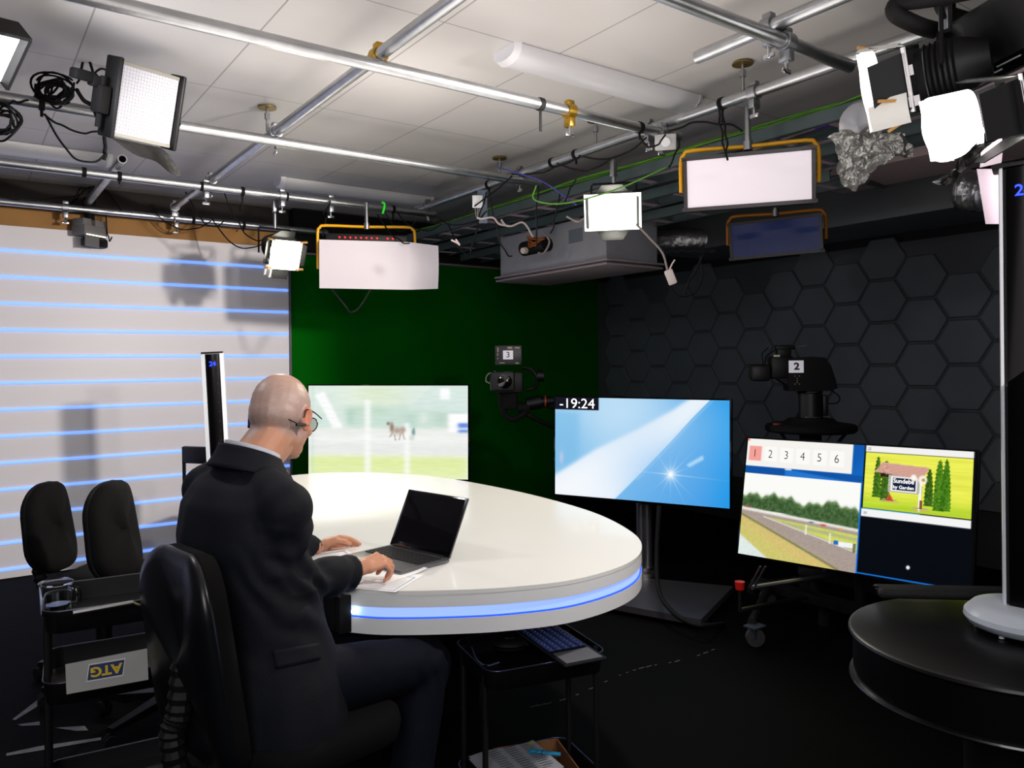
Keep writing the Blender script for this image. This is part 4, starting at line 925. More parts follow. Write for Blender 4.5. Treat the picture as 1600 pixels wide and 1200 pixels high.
p.rect(.554, .29, .559, 1.1, '1478e0', .0006).rect(.555, .989, .965, .998, '1478e0', .0008).rect(.992, -.1, 1.1, 1.1, '05070c', .0006)
p.ell(.765, .895, .007, .014, 'ffffff', .15)
o = screen(t_, w, h, p, -.007, SCR)
mb = MB()
for i in range(6): text(mb, str(i+1), .062, T((.043+i*.0795-.5)*w, -.0095, (.5-.128)*h) @ RX(90), bold=-.0005, sx=.85)
part('tile_numbers', mb, M('ink_black', '1a1a1a', .6), o)
mb = MB(); text(mb, 'Sundebe', .03, T((.566+.426*.385-.5)*w, -.0095, (.5-.055-.432*.475)*h) @ RX(90), bold=.0004, sx=.9); text(mb, 'by Garden', .022, T((.566+.426*.385-.5)*w, -.0095, (.5-.055-.432*.585)*h) @ RX(90), bold=.0004); part('sign_lettering', mb, M('letter_white', 'ffffff', .6, em='ffffff', es=.95), o)
# tilting cart under the right television
t = thing('television_cart', 'black wheeled cart carrying the tilted television, with a red knob', 'cart', T(3.55, 2.35, 0))
FR = M('cart_black', '121214', .4)
fl = P(1180, 1010, z=0)
mb = MB()
mb.box((3.75, 2.2, .13), (.07, 1.3, .05)); mb.cyl((3.75, 2.75, .13), (fl.x, fl.y+.02, .11), .022, .022); mb.cyl((3.75, 1.6, .13), (3.25, 1.55, .11), .022, .022); mb.cyl((3.75, 2.2, .13), (3.72, 2.2, .7), .03, .03)
mb.cyl((3.75, 2.2, .4), (3.66, 2.2, .66), .05, .05, 12); mb.box((3.8, 2.3, .3), (.16, .5, .12), bev=.01); part('frame', mb, FR, t, world=True)
def castor(c, s=1.):
    mb = MB(); mb.cyl((c.x-.014, c.y-.006, .047), (c.x+.014, c.y+.006, .047), .046*s, .046*s, 24, mat=None); part('castor_wheel', mb, M('rubber_grey', '2a2a2c', .6), t, world=True)
    mb = MB(); d = Vector((.55, -.8, 0)); mb.cyl(Vector((c.x, c.y, .047))-FW*.018, Vector((c.x, c.y, .047))+FW*.018, .018, .018, 16); mb.box((c.x, c.y, .1), (.075, .06, .008)); mb.box((c.x+.02, c.y, .075), (.008, .04, .05)); part('castor_fork', mb, M('fork_zinc', '8890a0', .35, .9), t, world=True)
w_ = fl
mb = MB(); ctr = Vector((w_.x, w_.y, .046)); mb.cyl(ctr-FW*.014, ctr+FW*.014, .045, .045, 28); part('castor_wheel', mb, M('rubber_grey', '3a3a3c', .6), t, world=True)
mb = MB(); mb.cyl(ctr-FW*.017, ctr+FW*.016, .024, .024, 20, mi=0); mb.cyl(ctr-FW*.02, ctr-FW*.016, .008, .008, 12); part('castor_hub', mb, M('hub_grey', '77797e', .35, .8), t, world=True)
mb = MB(); mb.box(ctr+Vector((0, 0, .055)), (.09, .07, .007)); mb.box(ctr+Vector((-.01, 0, .03))-FW*.02, (.02, .006, .06)); part('castor_fork', mb, M('fork_zinc', '8890a0', .35, .9), t, world=True)
for c_ in ((3.25, 1.55), (3.8, 2.8)):
    mb = MB(); ctr2 = Vector((c_[0], c_[1], .046)); mb.cyl(ctr2-FW*.014, ctr2+FW*.014, .045, .045, 24); part('castor_wheel', mb, M('rubber_grey', '3a3a3c', .6), t, world=True)
pk = P(1156, 921, d=3.75); mb = MB(); mb.cyl(pk, pk+Vector((0, 0, .038)), .02, .024, 16); part('red_knob', mb, M('red_plastic', 'c01a10', .4), t, world=True, label='red tightening knob')
mb = MB(); mb.cyl(pk-Vector((0, 0, .1)), pk, .008, .008, 8); mb.cyl(pk-Vector((0, 0, .1)), (3.75, 2.5, .13), .012, .012, 8); part('knob_rod', mb, FR, t, world=True)
mb = MB(); a_ = P(1175, 918, d=3.8); b_ = P(1192, 885, d=3.7)
for s in (-1, 1): mb.tube([a_+RT*.012*s, b_+RT*.012*s], .005, 8)
mb.cyl(a_, Vector((3.72, 2.3, .3)), .012, .012, 8); part('gas_strut', mb, ZINC, t, world=True)
# ================================================================ round black table and its things
tx, ty = 2.0, .83
t = thing('round_table', 'glossy black round drum table in the lower right corner', 'table', T(tx, ty, 0))
TB = M('table_black', '050506', .38, coat=.0, var=.3, vs=5)
mb = MB(); mb.lathe([(0, .745), (.318, .745), (.325, .741), (.327, .735), (.32, .728), (.0, .728)], 72); part('tabletop', mb, TB, t)
mb = MB(); mb.lathe([(.316, .73), (.316, .63), (.324, .628), (.326, .624), (.324, .620), (.30, .616), (0, .616)], 72); part('drum', mb, M('drum_black', '070708', .3, coat=.2), t)
mb = MB(); mb.lathe([(.09, .61), (.075, .5), (.07, .1), (.1, .04), (.24, .025), (.25, .0), (0, 0)], 40); part('pedestal', mb, BLKM, t)
def tower(m, h, label, digit, width=.085, so=.62):
    t = thing('tower_fan', label, 'fan', m); r = width
    mb = MB(); mb.lathe([(0, .004), (.11, .004), (.128, .012), (.137, .026), (.135, .038), (.118, .055), (.09, .062), (0, .064)], 56); part('base', mb, M('fan_white', 'c9d0dc', .3), t)
    mb = MB(); 
    for k in range(8): mb.cyl((.11*math.cos(k*pi/4+.3), .11*math.sin(k*pi/4+.3), 0), (.11*math.cos(k*pi/4+.3), .11*math.sin(k*pi/4+.3), .006), .006, .006, 8)
    part('base_foot', mb, WHITE, t)
    # black glossy body, local -Y is the front
    sec = [(-r*.62, -.012), (-r*.5, -.034), (0, -.046), (r*.5, -.034), (r*.62, -.012), (r*.62, .03), (r*.4, .055), (-r*.4, .055), (-r*.62, .03)]
    mb = MB(); mb.loft([[(x*.86, y, z) for x, y in sec] for z in (.058, h-.012)]); part('body', mb, M('fan_black', '040405', .2, spec=.25), t, ang=50)
    for s in (-1, 1):
        sec2 = [(s*r*.51, -.034), (s*r*(so-.035), -.030), (s*r*so, .0), (s*r*(so-.02), .04), (s*r*.50, .05)]
        if s < 0: sec2 = sec2[::-1]
        mb = MB(); mb.loft([[(x, y, z) for x, y in sec2] for z in (.055, h-.006)]); part('side_panel', mb, M('fan_silver_white', 'dcdfe6', .3), t, ang=50)
    mb = MB(); mb.box((0, 0, h-.004), (r*1.55, .085, .010), bev=.004); part('top_cap', mb, BLK, t)
    mb = MB()
    for k in range(int(h/.055)-2): mb.box((.3*r, -.041, .1+k*.055), (.006, .004, .0012))
    part('grille_marks', mb, M('dot_grey', '55565a', .5), t)
    mb = MB(); text(mb, digit, .038, T(0, -.0475, h-.07) @ RX(90), bold=.0006); o = part('temperature_display', mb, M('digit_blue', '1020ff', .4, em='1030ff', es=3.5), t, label='blue glowing temperature digits')
    return t
tower(T(P(1607, 985, z=.747)) @ RZ(-70), 1.125, 'tall black and white tower fan standing on the black round table', '24')
TW = P(351, 700, d=4.55); m = T(TW.x, TW.y, 0) @ RZ(-18) @ RY(-2.4)
tower(m, 1.492, 'slim tower fan with white sides standing between the seated man and the striped backdrop', '24', .078, .82)
c = P(1478, 944, z=.748)
t = thing('soundbar', 'low long black device with rounded ends lying at the back of the round table', 'speaker', T(c) @ RZ(math.degrees(math.atan2(RT.y, RT.x))-6))
mb = MB(); mb.box((.02, .06, .0145), (.36, .07, .027), bev=.012, seg=3); part('body', mb, M('soundbar_cloth', '17181a', .7, bump=.3, bs=200), t)
mb = MB(); mb.cyl((-.165, .06, .0148), (-.153, .06, .0148), .0145, .0145, 20); part('end_ring', mb, BLKG, t)
mb = MB(); [mb.box((.128+k*.0065, .0246, .018), (.0045, .001, .0028)) for k in range(7)]; part('small_marking', mb, M('marking_white', 'b0b0b0', .5), t)
# ================================================================ office chairs
def rr(w, h, r, n=6, top=1., bot=1.):
    out = []
    for cx, cz, a0, k in ((w/2-r, h/2-r, 0, top), (-w/2+r, h/2-r, 90, top), (-w/2+r, -h/2+r, 180, bot), (w/2-r, -h/2+r, 270, bot)):
        for i in range(n+1):
            a = math.radians(a0+90*i/n); out.append(((cx+r*math.cos(a))*k, cz+r*math.sin(a)))
    return out
def backrest(t, w, h, zc, y, r, top, bot, thick, mat, shell, curve=.03, tilt=8):
    mm = T(0, y, zc) @ RX(-tilt)
    def ring(k, yy):
        return [Vector((x*k, yy+curve*(x/(w/2))**2, z*k)) for x, z in rr(w, h, r, 8, top, bot)]
    # front cushion (towards -Y is the sitter's front)
    mb = MB(); rs_ = [ring(.72, -thick*.98), ring(.90, -thick*.90), ring(.985, -thick*.6), ring(1, -thick*.2), ring(1, 0)]
    for rg in rs_:
        for i, v in enumerate(rg):
            k = v.z/(h/2); kk = 1+(top-1)*0
    # narrow towards the top or bottom
    def taper(v): s = (v.z/(h/2)+1)/2; v.x *= bot+(top-bot)*s; return v
    rs_ = [[taper(v.copy()) for v in rg] for rg in [[Vector((x*k, yy+curve*(x/(w/2))**2, z*k)) for x, z in rr(w, h, r, 8)] for k, yy in ((.0, -thick*1.02), (.5, -thick*1.01), (.78, -thick*.98), (.93, -thick*.84), (.99, -thick*.5), (1, -thick*.1), (.99, .004))]]
    mb.loft(rs_, mat=mm, caps=True); a = part('backrest', mb, mat, t, ang=80)
    mb = MB(); rs_ = [[taper(v.copy()) for v in rg] for rg in [[Vector((x*k, yy+curve*(x/(w/2))**2, z*k)) for x, z in rr(w, h, r, 8)] for k, yy in ((1.005, -.004), (1.015, .006), (.99, .018), (.9, .026), (.5, .03), (0, .03))]]
    mb.loft(rs_, mat=mm, caps=True); part('back_shell', mb, shell, t, ang=80)
def office_chair(m, label, seatz=.5, bw=.40, bh=.50, bz=.80, ring=False, grp=None, top=.82, bot=.9, shell=BLKM, spine=True, sw=.47):
    t = thing('office_chair', label, 'chair', m, grp)
    mb = MB(); q = [Vector((x, y, 0)) for x, y in rr(sw, sw*.95, .12, 8)]
    mb.loft([[v*k+Vector((0, 0, z)) for v in q] for k, z in ((.1, -.045), (.9, -.045), (.98, -.03), (1, 0), (.98, .025), (.9, .04), (.1, .048))], mat=T(0, -.03, seatz-.045)); part('seat', mb, BLKF, t, ang=80)
    backrest(t, bw, bh, bz, .235, .13, top, bot, .055, BLKF, shell)
    mb = MB(); pts = catmull([(0, .12, seatz-.1), (0, .27, seatz-.08), (0, .30, seatz+.03), (0, .285, bz-.12), (0, .27, bz)], 8)
    mb.tube(pts, [.026+.005*(k % 2) for k in range(len(pts))], 12); part('spine_bellows', mb, M('bellows_black', '070708', .6), t, ang=25)
    mb = MB(); mb.box((0, .02, seatz-.105), (.2, .24, .04), bev=.01); mb.cyl((.1, 0, seatz-.11), (.26, -.02, seatz-.12), .007, .007, 8); mb.box((.27, -.02, seatz-.12), (.05, .02, .012), bev=.005); part('mechanism', mb, BLKM, t)
    mb = MB(); mb.cyl((0, 0, .07), (0, 0, .3), .034, .034, 18); mb.cyl((0, 0, .3), (0, 0, seatz-.1), .02, .02, 18); part('gas_column', mb, BLK, t)
    mb = MB()
    for k in range(5):
        a = k*72+18; mb.add([(0, -.03, .07), (0, .03, .07), (0, .03, .11), (0, -.03, .11), (.3, -.015, .06), (.3, .015, .06), (.3, .015, .08), (.3, -.015, .08)], [[0, 1, 2, 3], [7, 6, 5, 4], [0, 4, 5, 1], [1, 5, 6, 2], [2, 6, 7, 3], [3, 7, 4, 0]], 0, RZ(a))
    mb.cyl((0, 0, .05), (0, 0, .12), .05, .045, 20); part('star_base', mb, BLK, t, smooth=False)
    for k in range(5):
        a = math.radians(k*72+18); mb = MB(); c = Vector((.295*math.cos(a), .295*math.sin(a), .027)); d = Vector((math.cos(a+1), math.sin(a+1), 0))
        for s in (-1, 1): mb.cyl(c+d*s*.006, c+d*s*.022, .026, .026, 16)
        mb.cyl(c, c+Vector((0, 0, .035)), .007, .007, 8); part('castor', mb, BLKM, t)
    if ring:
        mb = MB(); mb.tube([(.215*math.cos(a), .215*math.sin(a), .27) for a in [2*pi*q_/40 for q_ in range(41)]], .011, 10); part('foot_ring', mb, M('ring_grey', 'b9b9c2', .3, .7), t)
        mb = MB()
        for k in range(5): a = k*2*pi/5; mb.cyl((.03*math.cos(a), .03*math.sin(a), .27), (.21*math.cos(a), .21*math.sin(a), .27), .005, .005, 8)
        mb.cyl((0, 0, .25), (0, 0, .29), .04, .04, 18); part('ring_spokes', mb, ZINC, t)
    return t
# the man's chair: chair front (-Y local) points along the man's heading
HB = 14.0                                    # heading of the seated man, degrees from +X
CH = (.725, 1.985)
mchair = office_chair(T(CH[0]-.02, CH[1]+.03, 0) @ RZ(HB+90-4), 'black high backed office chair carrying the seated man', .5, .42, .54, .70, top=.88, bot=.95, shell=M('chair_shell', '0d0f13', .32))
C2 = P(187, 820, d=3.15); C1 = P(88, 820, d=3.52)
office_chair(T(C2.x+.17, C2.y-.14, 0) @ RZ(50), 'black office chair with grey foot ring, nearer of the two empty ones by the trolley', .54, .34, .40, .745, ring=True, top=.74, bot=.9, sw=.40)
office_chair(T(C1.x+.17, C1.y-.14, 0) @ RZ(52), 'black office chair farthest left in front of the striped backdrop', .50, .34, .40, .69, top=.74, bot=.9, sw=.40)
# bar stool behind the man
SP = P(358, 770, d=5.1); m = T(SP.x, SP.y, 0) @ RZ(125); t = thing('bar_stool', 'black low backed bar stool with chrome legs behind the seated man', 'stool', m)
SZ = .575
mb = MB(); q = [Vector((x, y, 0)) for x, y in rr(.40, .38, .05, 6)]
mb.loft([[v*k+Vector((0, 0, z)) for v in q] for k, z in ((.1, -.05), (.95, -.05), (1, -.03), (1, .0), (.95, .02), (.1, .026))], mat=T(0, 0, SZ)); part('seat', mb, M('stool_leather', '121013', .35), t, ang=80)
mb = MB(); mb.box((0, .19, SZ+.27), (.40, .03, .11), bev=.012); part('back_pad', mb, M('stool_leather', '121013', .35), t)
for s in (-1, 1):
    mb = MB(); mb.tube([(s*.19, .15, SZ-.02), (s*.19, .19, SZ+.02), (s*.19, .195, SZ+.32)], .011, 8); part('back_post', mb, BLKM, t)
for sx in (-1, 1):
    for sy in (-1, 1):
        mb = MB(); mb.cyl((sx*.17, sy*.15, SZ-.05), (sx*.21, sy*.2, 0), .011, .011, 12); part('leg', mb, CHROME, t)
mb = MB(); mb.tube([(-.195, -.18, .24), (.195, -.18, .24)], .009, 8); mb.tube([(-.195, .18, .24), (.195, .18, .24)], .009, 8); mb.tube([(-.195, -.18, .24), (-.195, .18, .24)], .009, 8); mb.tube([(.195, -.18, .24), (.195, .18, .24)], .009, 8); part('foot_rail', mb, CHROME, t)
# ================================================================ utility trolleys
def trolley(c, ang, w, d, zs, label, rim):
    t = thing('utility_trolley', label, 'trolley', T(c[0], c[1], 0) @ RZ(ang))
    for z in zs:
        q = rr(w, d, .045, 6); mb = MB(); n = len(q)
        rings = [[Vector((x*k, y*k, zz)) for x, y in q] for k, zz in ((.0, z-.062), (.96, z-.062), (.97, z-.06), (1, z), (.985, z), (.955, z-.056), (0, z-.056))]
        mb.loft(rings, caps=False); part('tray', mb, M('trolley_black', '0b0b0d', .4), t, ang=40)
        mb = MB(); pts = []
        for x, y in q+[q[0]]:
            dz = 0; pts.append((x, y, z+dz))
        mb.tube(pts, .0028, 6); part('rim', mb, rim, t, ang=80)
    for sx in (-1, 1):
        for sy in (-1, 1):
            mb = MB(); x_ = sx*(w/2-.012 if sy else 0); mb.cyl((sx*(w/2-.01), sy*(d/2-.06), .06), (sx*(w/2-.01), sy*(d/2-.06), max(zs)), .009, .009, 10); part('post', mb, M('trolley_post', '070708', .6), t)
            mb = MB(); cc = Vector((sx*(w/2-.01), sy*(d/2-.06), .03)); mb.cyl(cc-Vector((.01, 0, 0)), cc+Vector((.01, 0, 0)), .029, .029, 16); mb.cyl(cc, cc+Vector((0, 0, .04)), .006, .006, 8); part('castor', mb, BLKM, t)
    return t
trL = trolley((.43, 2.58), -6, .46, .32, (.74, .545, .2), 'black three tier trolley at the left holding a water jug', M('rim_grey', '4a4c54', .3, .8))
trR = trolley((1.487, 2.0), -12, .40, .31, (.50, .105), 'black trolley under the front of the desk holding a keyboard', M('rim_blue_grey', '55597a', .3, .8))
# jug
m = T(P(88, 963, z=.685)) @ RZ(-40); t = thing('water_jug', 'clear plastic water jug with a handle standing on the left trolley', 'jug', m)
GL = M('clear_glass', 'eef2f6', .05, trans=1., ior=1.3, alpha=1.)
mb = MB(); mb.lathe([(0, .002), (.036, .002), (.038, .01), (.043, .092), (.045, .096), (.042, .096), (.036, .012), (0, .008)], 28); part('vessel', mb, GL, t)
mb = MB(); mb.tube([(.041, 0, .085), (.066, 0, .083), (.068, 0, .045), (.039, 0, .035)], .007, 8, 3); part('handle', mb, GL, t)
mb = MB(); mb.lathe([(.044, .095), (.046, .10), (.038, .104), (0, .105)], 28); part('lid', mb, GL, t)
mb = MB(); mb.lathe([(0, .009), (.035, .009), (.0375, .038), (0, .038)], 28); part('water', mb, M('water', 'e8f0f8', .02, trans=1., ior=1.33), t)
t = thing('tool_rod', 'thin grey rod lying along the top tray of the left trolley', 'rod', T(P(170, 948, z=.75)))
mb = MB(); mb.cyl(P(114, 958, z=.75), P(208, 941, z=.752), .006, .006, 10); part('rod', mb, ALU, t, world=True)
mb = MB(); mb.tube([P(208, 941, z=.752), P(218, 945, z=.76), P(228, 941, z=.755)], .003, 6, 4); part('cord', mb, M('cord_olive', '7a7440', .5), t, world=True)
# folded sheet with emblem, standing in the middle tray
a = P(104, 1085, z=.56); b = P(232, 1062, z=.56)
zt0 = HC-(1040-577)*((a-Vector((0, 0, 0))).dot(FW))/F
a1 = P(102, 1038, d=a.dot(FW)+.01); b1 = P(230, 1013, d=b.dot(FW)+.01)
t = thing('branded_sheet', 'grey printed sheet with an upside down blue and yellow emblem, upright in the left trolley', 'sign', T((a+b)/2))
mb = MB(); mb.add([a, b, b1, a1], [[0, 1, 2, 3]]); part('sheet', mb, M('sheet_grey', 'a9a7a4', .7, var=.06, vs=10), t, world=True, smooth=False)
X_ = (b-a).normalized(); L_ = (b-a).length; Zs = ((a1-a)+(b1-b))/2; Hh = Zs.length; Z_ = Zs.normalized(); N_ = X_.cross(Z_); 
if N_.dot(FW) > 0: N_ = -N_
mm = Matrix.Identity(4)
for i in range(3): mm[i][0] = -X_[i]; mm[i][1] = -Z_[i]; mm[i][2] = N_[i]; mm[i][3] = ((a+b)/2+Zs*.5)[i]
mb = MB(); W2 = L_*.185; H2 = Hh*.24; off_ = T(-.0, 0, 0)
ctr = T(.02*L_, -.06*Hh, .001)
mb.prism([(-W2*1.32, -H2*1.18), (W2*1.12, -H2*1.18), (W2*1.32, H2*1.18), (-W2*1.12, H2*1.18)], .0004, mm @ ctr, 0); mb.prism([(-W2*1.25, -H2), (W2*1.06, -H2), (W2*1.25, H2), (-W2*1.06, H2)], .0004, mm @ ctr @ T(0, 0, .0006), 1)
text(mb, 'ATG', H2*1.75, mm @ ctr @ T(0, -.001, .0018), 2, bold=.0012, sx=1.12); part('emblem', mb, [M('emblem_white', 'd8d8d8', .6), M('emblem_blue', '0e2a5e', .5), M('emblem_yellow', 'd8b81c', .5)], t, world=True, smooth=False, label='blue emblem with yellow letters')
# keyboard and pouch on the right trolley
K = [P(805, 984, z=.512), P(858, 972, z=.512), P(948, 1027, z=.512), P(884, 1044, z=.512)]
ux = (K[2]-K[1]+K[3]-K[0])/2; uy = (K[0]-K[1]+K[3]-K[2])/2; Lk = ux.length; Wk = uy.length; ux.normalize(); uy = (uy-ux*uy.dot(ux)).normalized(); uz = ux.cross(uy)
if uz.z < 0: uy = -uy; uz = -uz
kc = sum(K, Vector())/4; m = Matrix(((ux.x, uy.x, uz.x, kc.x), (ux.y, uy.y, uz.y, kc.y), (ux.z, uy.z, uz.z, kc.z), (0, 0, 0, 1)))
t = thing('wireless_keyboard', 'slim dark blue keyboard with a grey touchpad lying across the right trolley', 'keyboard', m)
mb = MB(); mb.box((0, 0, 0), (Lk, Wk, .008), bev=.004); part('body', mb, M('keyboard_body', '202126', .4), t)
mb = MB()
for i in range(12):
    for j in range(5): mb.box((-Lk/2+.012+i*(Lk*.68/12), -Wk/2+Wk/11+j*Wk/5.5+.006, .0055), (Lk*.68/12*.82, Wk/5.5*.82, .003), bev=.001, seg=1)
part('keys', mb, M('key_navy', '5364b4', .35), t, label='navy blue keys')
mb = MB()
for i in range(12):
    for j in range(5): mb.box((-Lk/2+.012+i*(Lk*.68/12), -Wk/2+Wk/11+j*Wk/5.5+.006, .0072), (.004, .0035, .0002))
part('key_legends', mb, M('legend_white', 'd8dcf0', .6, em='c8ccf0', es=.12), t, smooth=False)
mb = MB(); mb.box((Lk*.35, 0, .0043), (Lk*.24, Wk*.84, .001)); part('touchpad', mb, M('touchpad_grey', '8a8a90', .4, .3), t)
m = T(P(797, 1014, z=.448)) @ RZ(-30); t = thing('zip_pouch', 'small black hard shell zip pouch lying in the right trolley', 'pouch', m)
mb = MB(); mb.sph((0, 0, .018), (.062, .045, .024), n=28, m=14); 
for v in mb.v: v.z = max(v.z, .0)
part('shell', mb, M('pouch_black', '1b1a1c', .6, bump=.3, bs=150), t)
mb = MB(); mb.tube([(.063*math.cos(a), .046*math.sin(a), .018) for a in [2*pi*k/30 for k in range(31)]], .0025, 6); part('zip', mb, BLKG, t)
mb = MB(); [mb.box((-.014+k*.008, -.012, .0405), (.005, .005, .001)) for k in range(4)]; part('small_marking', mb, M('marking_white', 'b0b0b0', .5), t)
cable([P(735, 1005, z=.47), P(745, 1030, z=.46), P(760, 1040, z=.45), P(780, 1035, z=.45)], .003, 'thin blue grey cable lying in the right trolley', M('cable_bluegrey', '5a6488', .5))
# cardboard box, newspaper and pen on the lower tier
B_ = [P(760, 1168, z=.24), P(872, 1153, z=.24)]; A_ = P(772, 1169, z=.138); B_ = P(870, 1154, z=.138); C_ = P(948, 1203, z=.138); ux = (B_-A_); uy = (C_-B_); Lx = ux.length; ux.normalize(); uy = (uy-ux*uy.dot(ux)); Ly = uy.length; uy.normalize(); cc_ = A_+ux*Lx/2+uy*Ly/2
m = Matrix(((ux.x, -uy.x, 0, cc_.x), (ux.y, -uy.y, 0, cc_.y), (0, 0, 1, .046), (0, 0, 0, 1)))
t = thing('cardboard_box', 'open brown cardboard box on the lower shelf of the right trolley', 'box', m)
CB = M('cardboard', '7a5030', .8, var=.08, vs=12)
mb = MB(); w_, d_, h_ = Lx, Ly, .092
mb.box((0, 0, .002), (w_, d_, .004)); mb.box((0, d_/2, h_/2), (w_, .004, h_)); mb.box((0, -d_/2, h_/2), (w_, .004, h_)); mb.box((w_/2, 0, h_/2), (.004, d_, h_)); mb.box((-w_/2, 0, h_/2), (.004, d_, h_)); part('carton', mb, CB, t)
m2_ = T(P(806, 1194, z=.142)) @ RZ(-8) ; t = thing('newspaper', 'folded grey printed race newspaper sticking out of the cardboard box', 'newspaper', m2_)
mb = MB(); mb.grid(lambda a, b: ((a-.5)*.235, (b-.5)*.2, .008+.004*math.sin(a*6)), 10, 6); mb.grid(lambda a, b: ((a-.5)*.235, (b-.5)*.2, .0+.002*math.sin(a*6)), 10, 6); part('pages', mb, M('newsprint', 'a7a9b0', .8), t)
mb = MB()
for i in range(3):
    for k in range(12):
        x0 = -.06+i*.058; y_ = .085-k*.014; mb.add([(x0, y_, .0135), (x0+.035+R.random()*.015, y_, .0135), (x0+.035, y_-.004, .0135), (x0, y_-.004, .0135)], [[0, 1, 2, 3]], 0)
mb.add([(.085, .08, .0138), (.105, .08, .0138), (.105, .068, .0138), (.085, .068, .0138)], [[0, 1, 2, 3]], 1)
part('print', mb, [M('print_dark', '55565c', .8), M('print_yellow', 'b8b83a', .7)], t, smooth=False)
t = thing('marker_pen', 'bright blue highlighter pen lying in the cardboard box', 'pen', T(P(850, 1178, z=.13)))
a = P(826, 1174, z=.15); b = P(876, 1179, z=.15); mb = MB(); mb.cyl(a, a.lerp(b, .55), .0085, .0085, 14); mb.cyl(a.lerp(b, .55), b, .0075, .006, 14); part('barrel', mb, M('pen_blue', '1c8fc0', .35), t, world=True)
mb = MB(); mb.cyl(a.lerp(b, .42), a.lerp(b, .45), .0095, .0095, 14); part('cap_ring', mb, M('pen_dark', '0c4a68', .4), t, world=True)
# ================================================================ cameras
c0 = P(797, 590, d=5.45)
m = look(c0, (.9, 1.4, 1.3)) @ Matrix.Scale(1.12, 4); t = thing('studio_camera', 'black robotic studio camera marked 3 in front of the green screen', 'camera', m)
S = 4.9/F   # one pixel at this depth
def px(x, y): return (x*S, y*S)
mb = MB(); mb.box((-.0, .08, -.03), (.16, .26, .13), bev=.01); part('camera_body', mb, BLK, t)
mb = MB(); mb.box((-.045, -.09, -.02), (.15, .07, .12), bev=.015); mb.cyl((-.03, -.06, -.02), (-.03, .02, -.02), .05, .05, 24); part('lens_hood', mb, M('hood_black', '121010', .5), t)
mb = MB(); mb.lathe([(0, -.01), (.035, -.004), (.045, 0)], 24, T(-.03, -.128, -.02) @ RX(-90)); part('lens', mb, M('lens_glass', '06060a', .05, coat=1), t)
mb = MB(); mb.box((-.01, .05, .14), (.17, .05, .125), bev=.006); part('monitor_box', mb, M('box_charcoal', '2a2a2f', .4), t)
mb = MB(); [mb.box((x, .024, z), (w__, .003, h__), bev=.001) for x, z, w__, h__ in ((-.075, .175, .008, .03), (-.077, .15, .007, .008), (-.077, .14, .007, .008), (-.077, .12, .007, .008), (.0, .187, .03, .014), (.04, .187, .02, .008), (.055, .187, .012, .01), (.045, .09, .024, .008), (-.05, .092, .035, .006))]; part('connectors', mb, M('connector_beige', 'b9a890', .5), t)
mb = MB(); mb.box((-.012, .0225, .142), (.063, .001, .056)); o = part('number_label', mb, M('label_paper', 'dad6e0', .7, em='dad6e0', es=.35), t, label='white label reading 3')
mb = MB(); text(mb, '3', .05, T(-.012, .0205, .142) @ RX(90), bold=.0004); part('number', mb, M('ink_black', '1a1a1a', .6), o)
mb = MB(); mb.tube([(.08, .02, .06), (.13, .0, .05), (.17, -.02, .0), (.16, .0, -.06), (.1, .02, -.08)], .011, 8, 4); mb.cyl((.17, -.03, .01), (.21, -.03, .01), .035, .035, 16); part('handle', mb, BLK, t)
mb = MB(); mb.tube([(-.09, .0, .04), (-.14, .0, .02), (-.15, .0, -.02), (-.12, -.02, -.035)], .0045, 8, 5); part('side_cable', mb, M('cable_pale', '8f9080', .5), t)
mb = MB(); mb.tube([(-.08, .03, .16), (-.13, .03, .15), (-.135, .03, .09), (-.1, .03, .05)], .0035, 6, 5); part('loop_cable', mb, CABLE, t)
mb = MB(); mb.tube([(-.06, .02, -.09), (-.05, .02, -.2), (.0, .02, -.26), (.07, .02, -.24), (.1, .02, -.2)], .02, 10, 4); mb.box((.0, .03, -.14), (.09, .1, .12), bev=.015); mb.cyl((.05, .03, -.19), (.12, .03, -.19), .035, .035, 18); part('tilt_arm', mb, BLKM, t)
mb = MB(); mb.cyl((.1, .03, -.17), (.19, .04, -.155), .04, .045, 20); mb.cyl((.19, .04, -.155), (.27, .05, -.15), .035, .03, 20); mb.tube([(.08, .04, -.22), (.17, .05, -.27), (.3, .06, -.33)], .014, 8); part('pan_motor', mb, BLK, t)
mb = MB(); mb.cyl((.215, .043, -.154), (.224, .043, -.154), .037, .037, 20); part('orange_ring', mb, M('ring_orange', '9a3410', .5), t)
wp = m @ Vector((.33, .06, -.2)); mb = MB(); mb.cyl((wp.x, wp.y, .05), (wp.x, wp.y, wp.z), .045, .045, 20); mb.cyl((wp.x, wp.y, 0), (wp.x, wp.y, .05), .25, .22, 28); mb.cyl(m @ Vector((.2, .05, -.16)), wp, .03, .03, 14); part('pedestal', mb, BLKM, t, world=True)
# camera 2
c0 = P(1266, 628, d=4.5); m = T(c0) @ RZ(math.degrees(math.atan2(RT.y, RT.x))-4); S = 4.5/F
t = thing('studio_camera', 'black robotic studio camera marked 2 on a round pedestal before the hexagon wall', 'camera', m)
mb = MB(); mb.cyl((0, 0, -.085), (0, 0, .055), .065, .065, 28); mb.box((.075, 0, -.02), (.03, .08, .12), bev=.006); part('column_head', mb, M('head_black', '0c0d12', .45), t)
for z in (.056, -.088):
    mb = MB(); mb.lathe([(.068, z-.006), (.072, z), (.068, z+.006)], 28); part('silver_ring', mb, CHROME, t)
q = [(-.135, .065), (.09, .065), (.135, .08), (.125, .13), (.10, .21), (.07, .255), (-.0, .262), (-.10, .258), (-.14, .24), (-.14, .12)]
mb = MB(); mb.loft([[(x, y, z) for x, z in q] for y in (-.06, .06)][::-1]); part('head_housing', mb, M('head_gloss', '0d0e12', .3), t, ang=30)
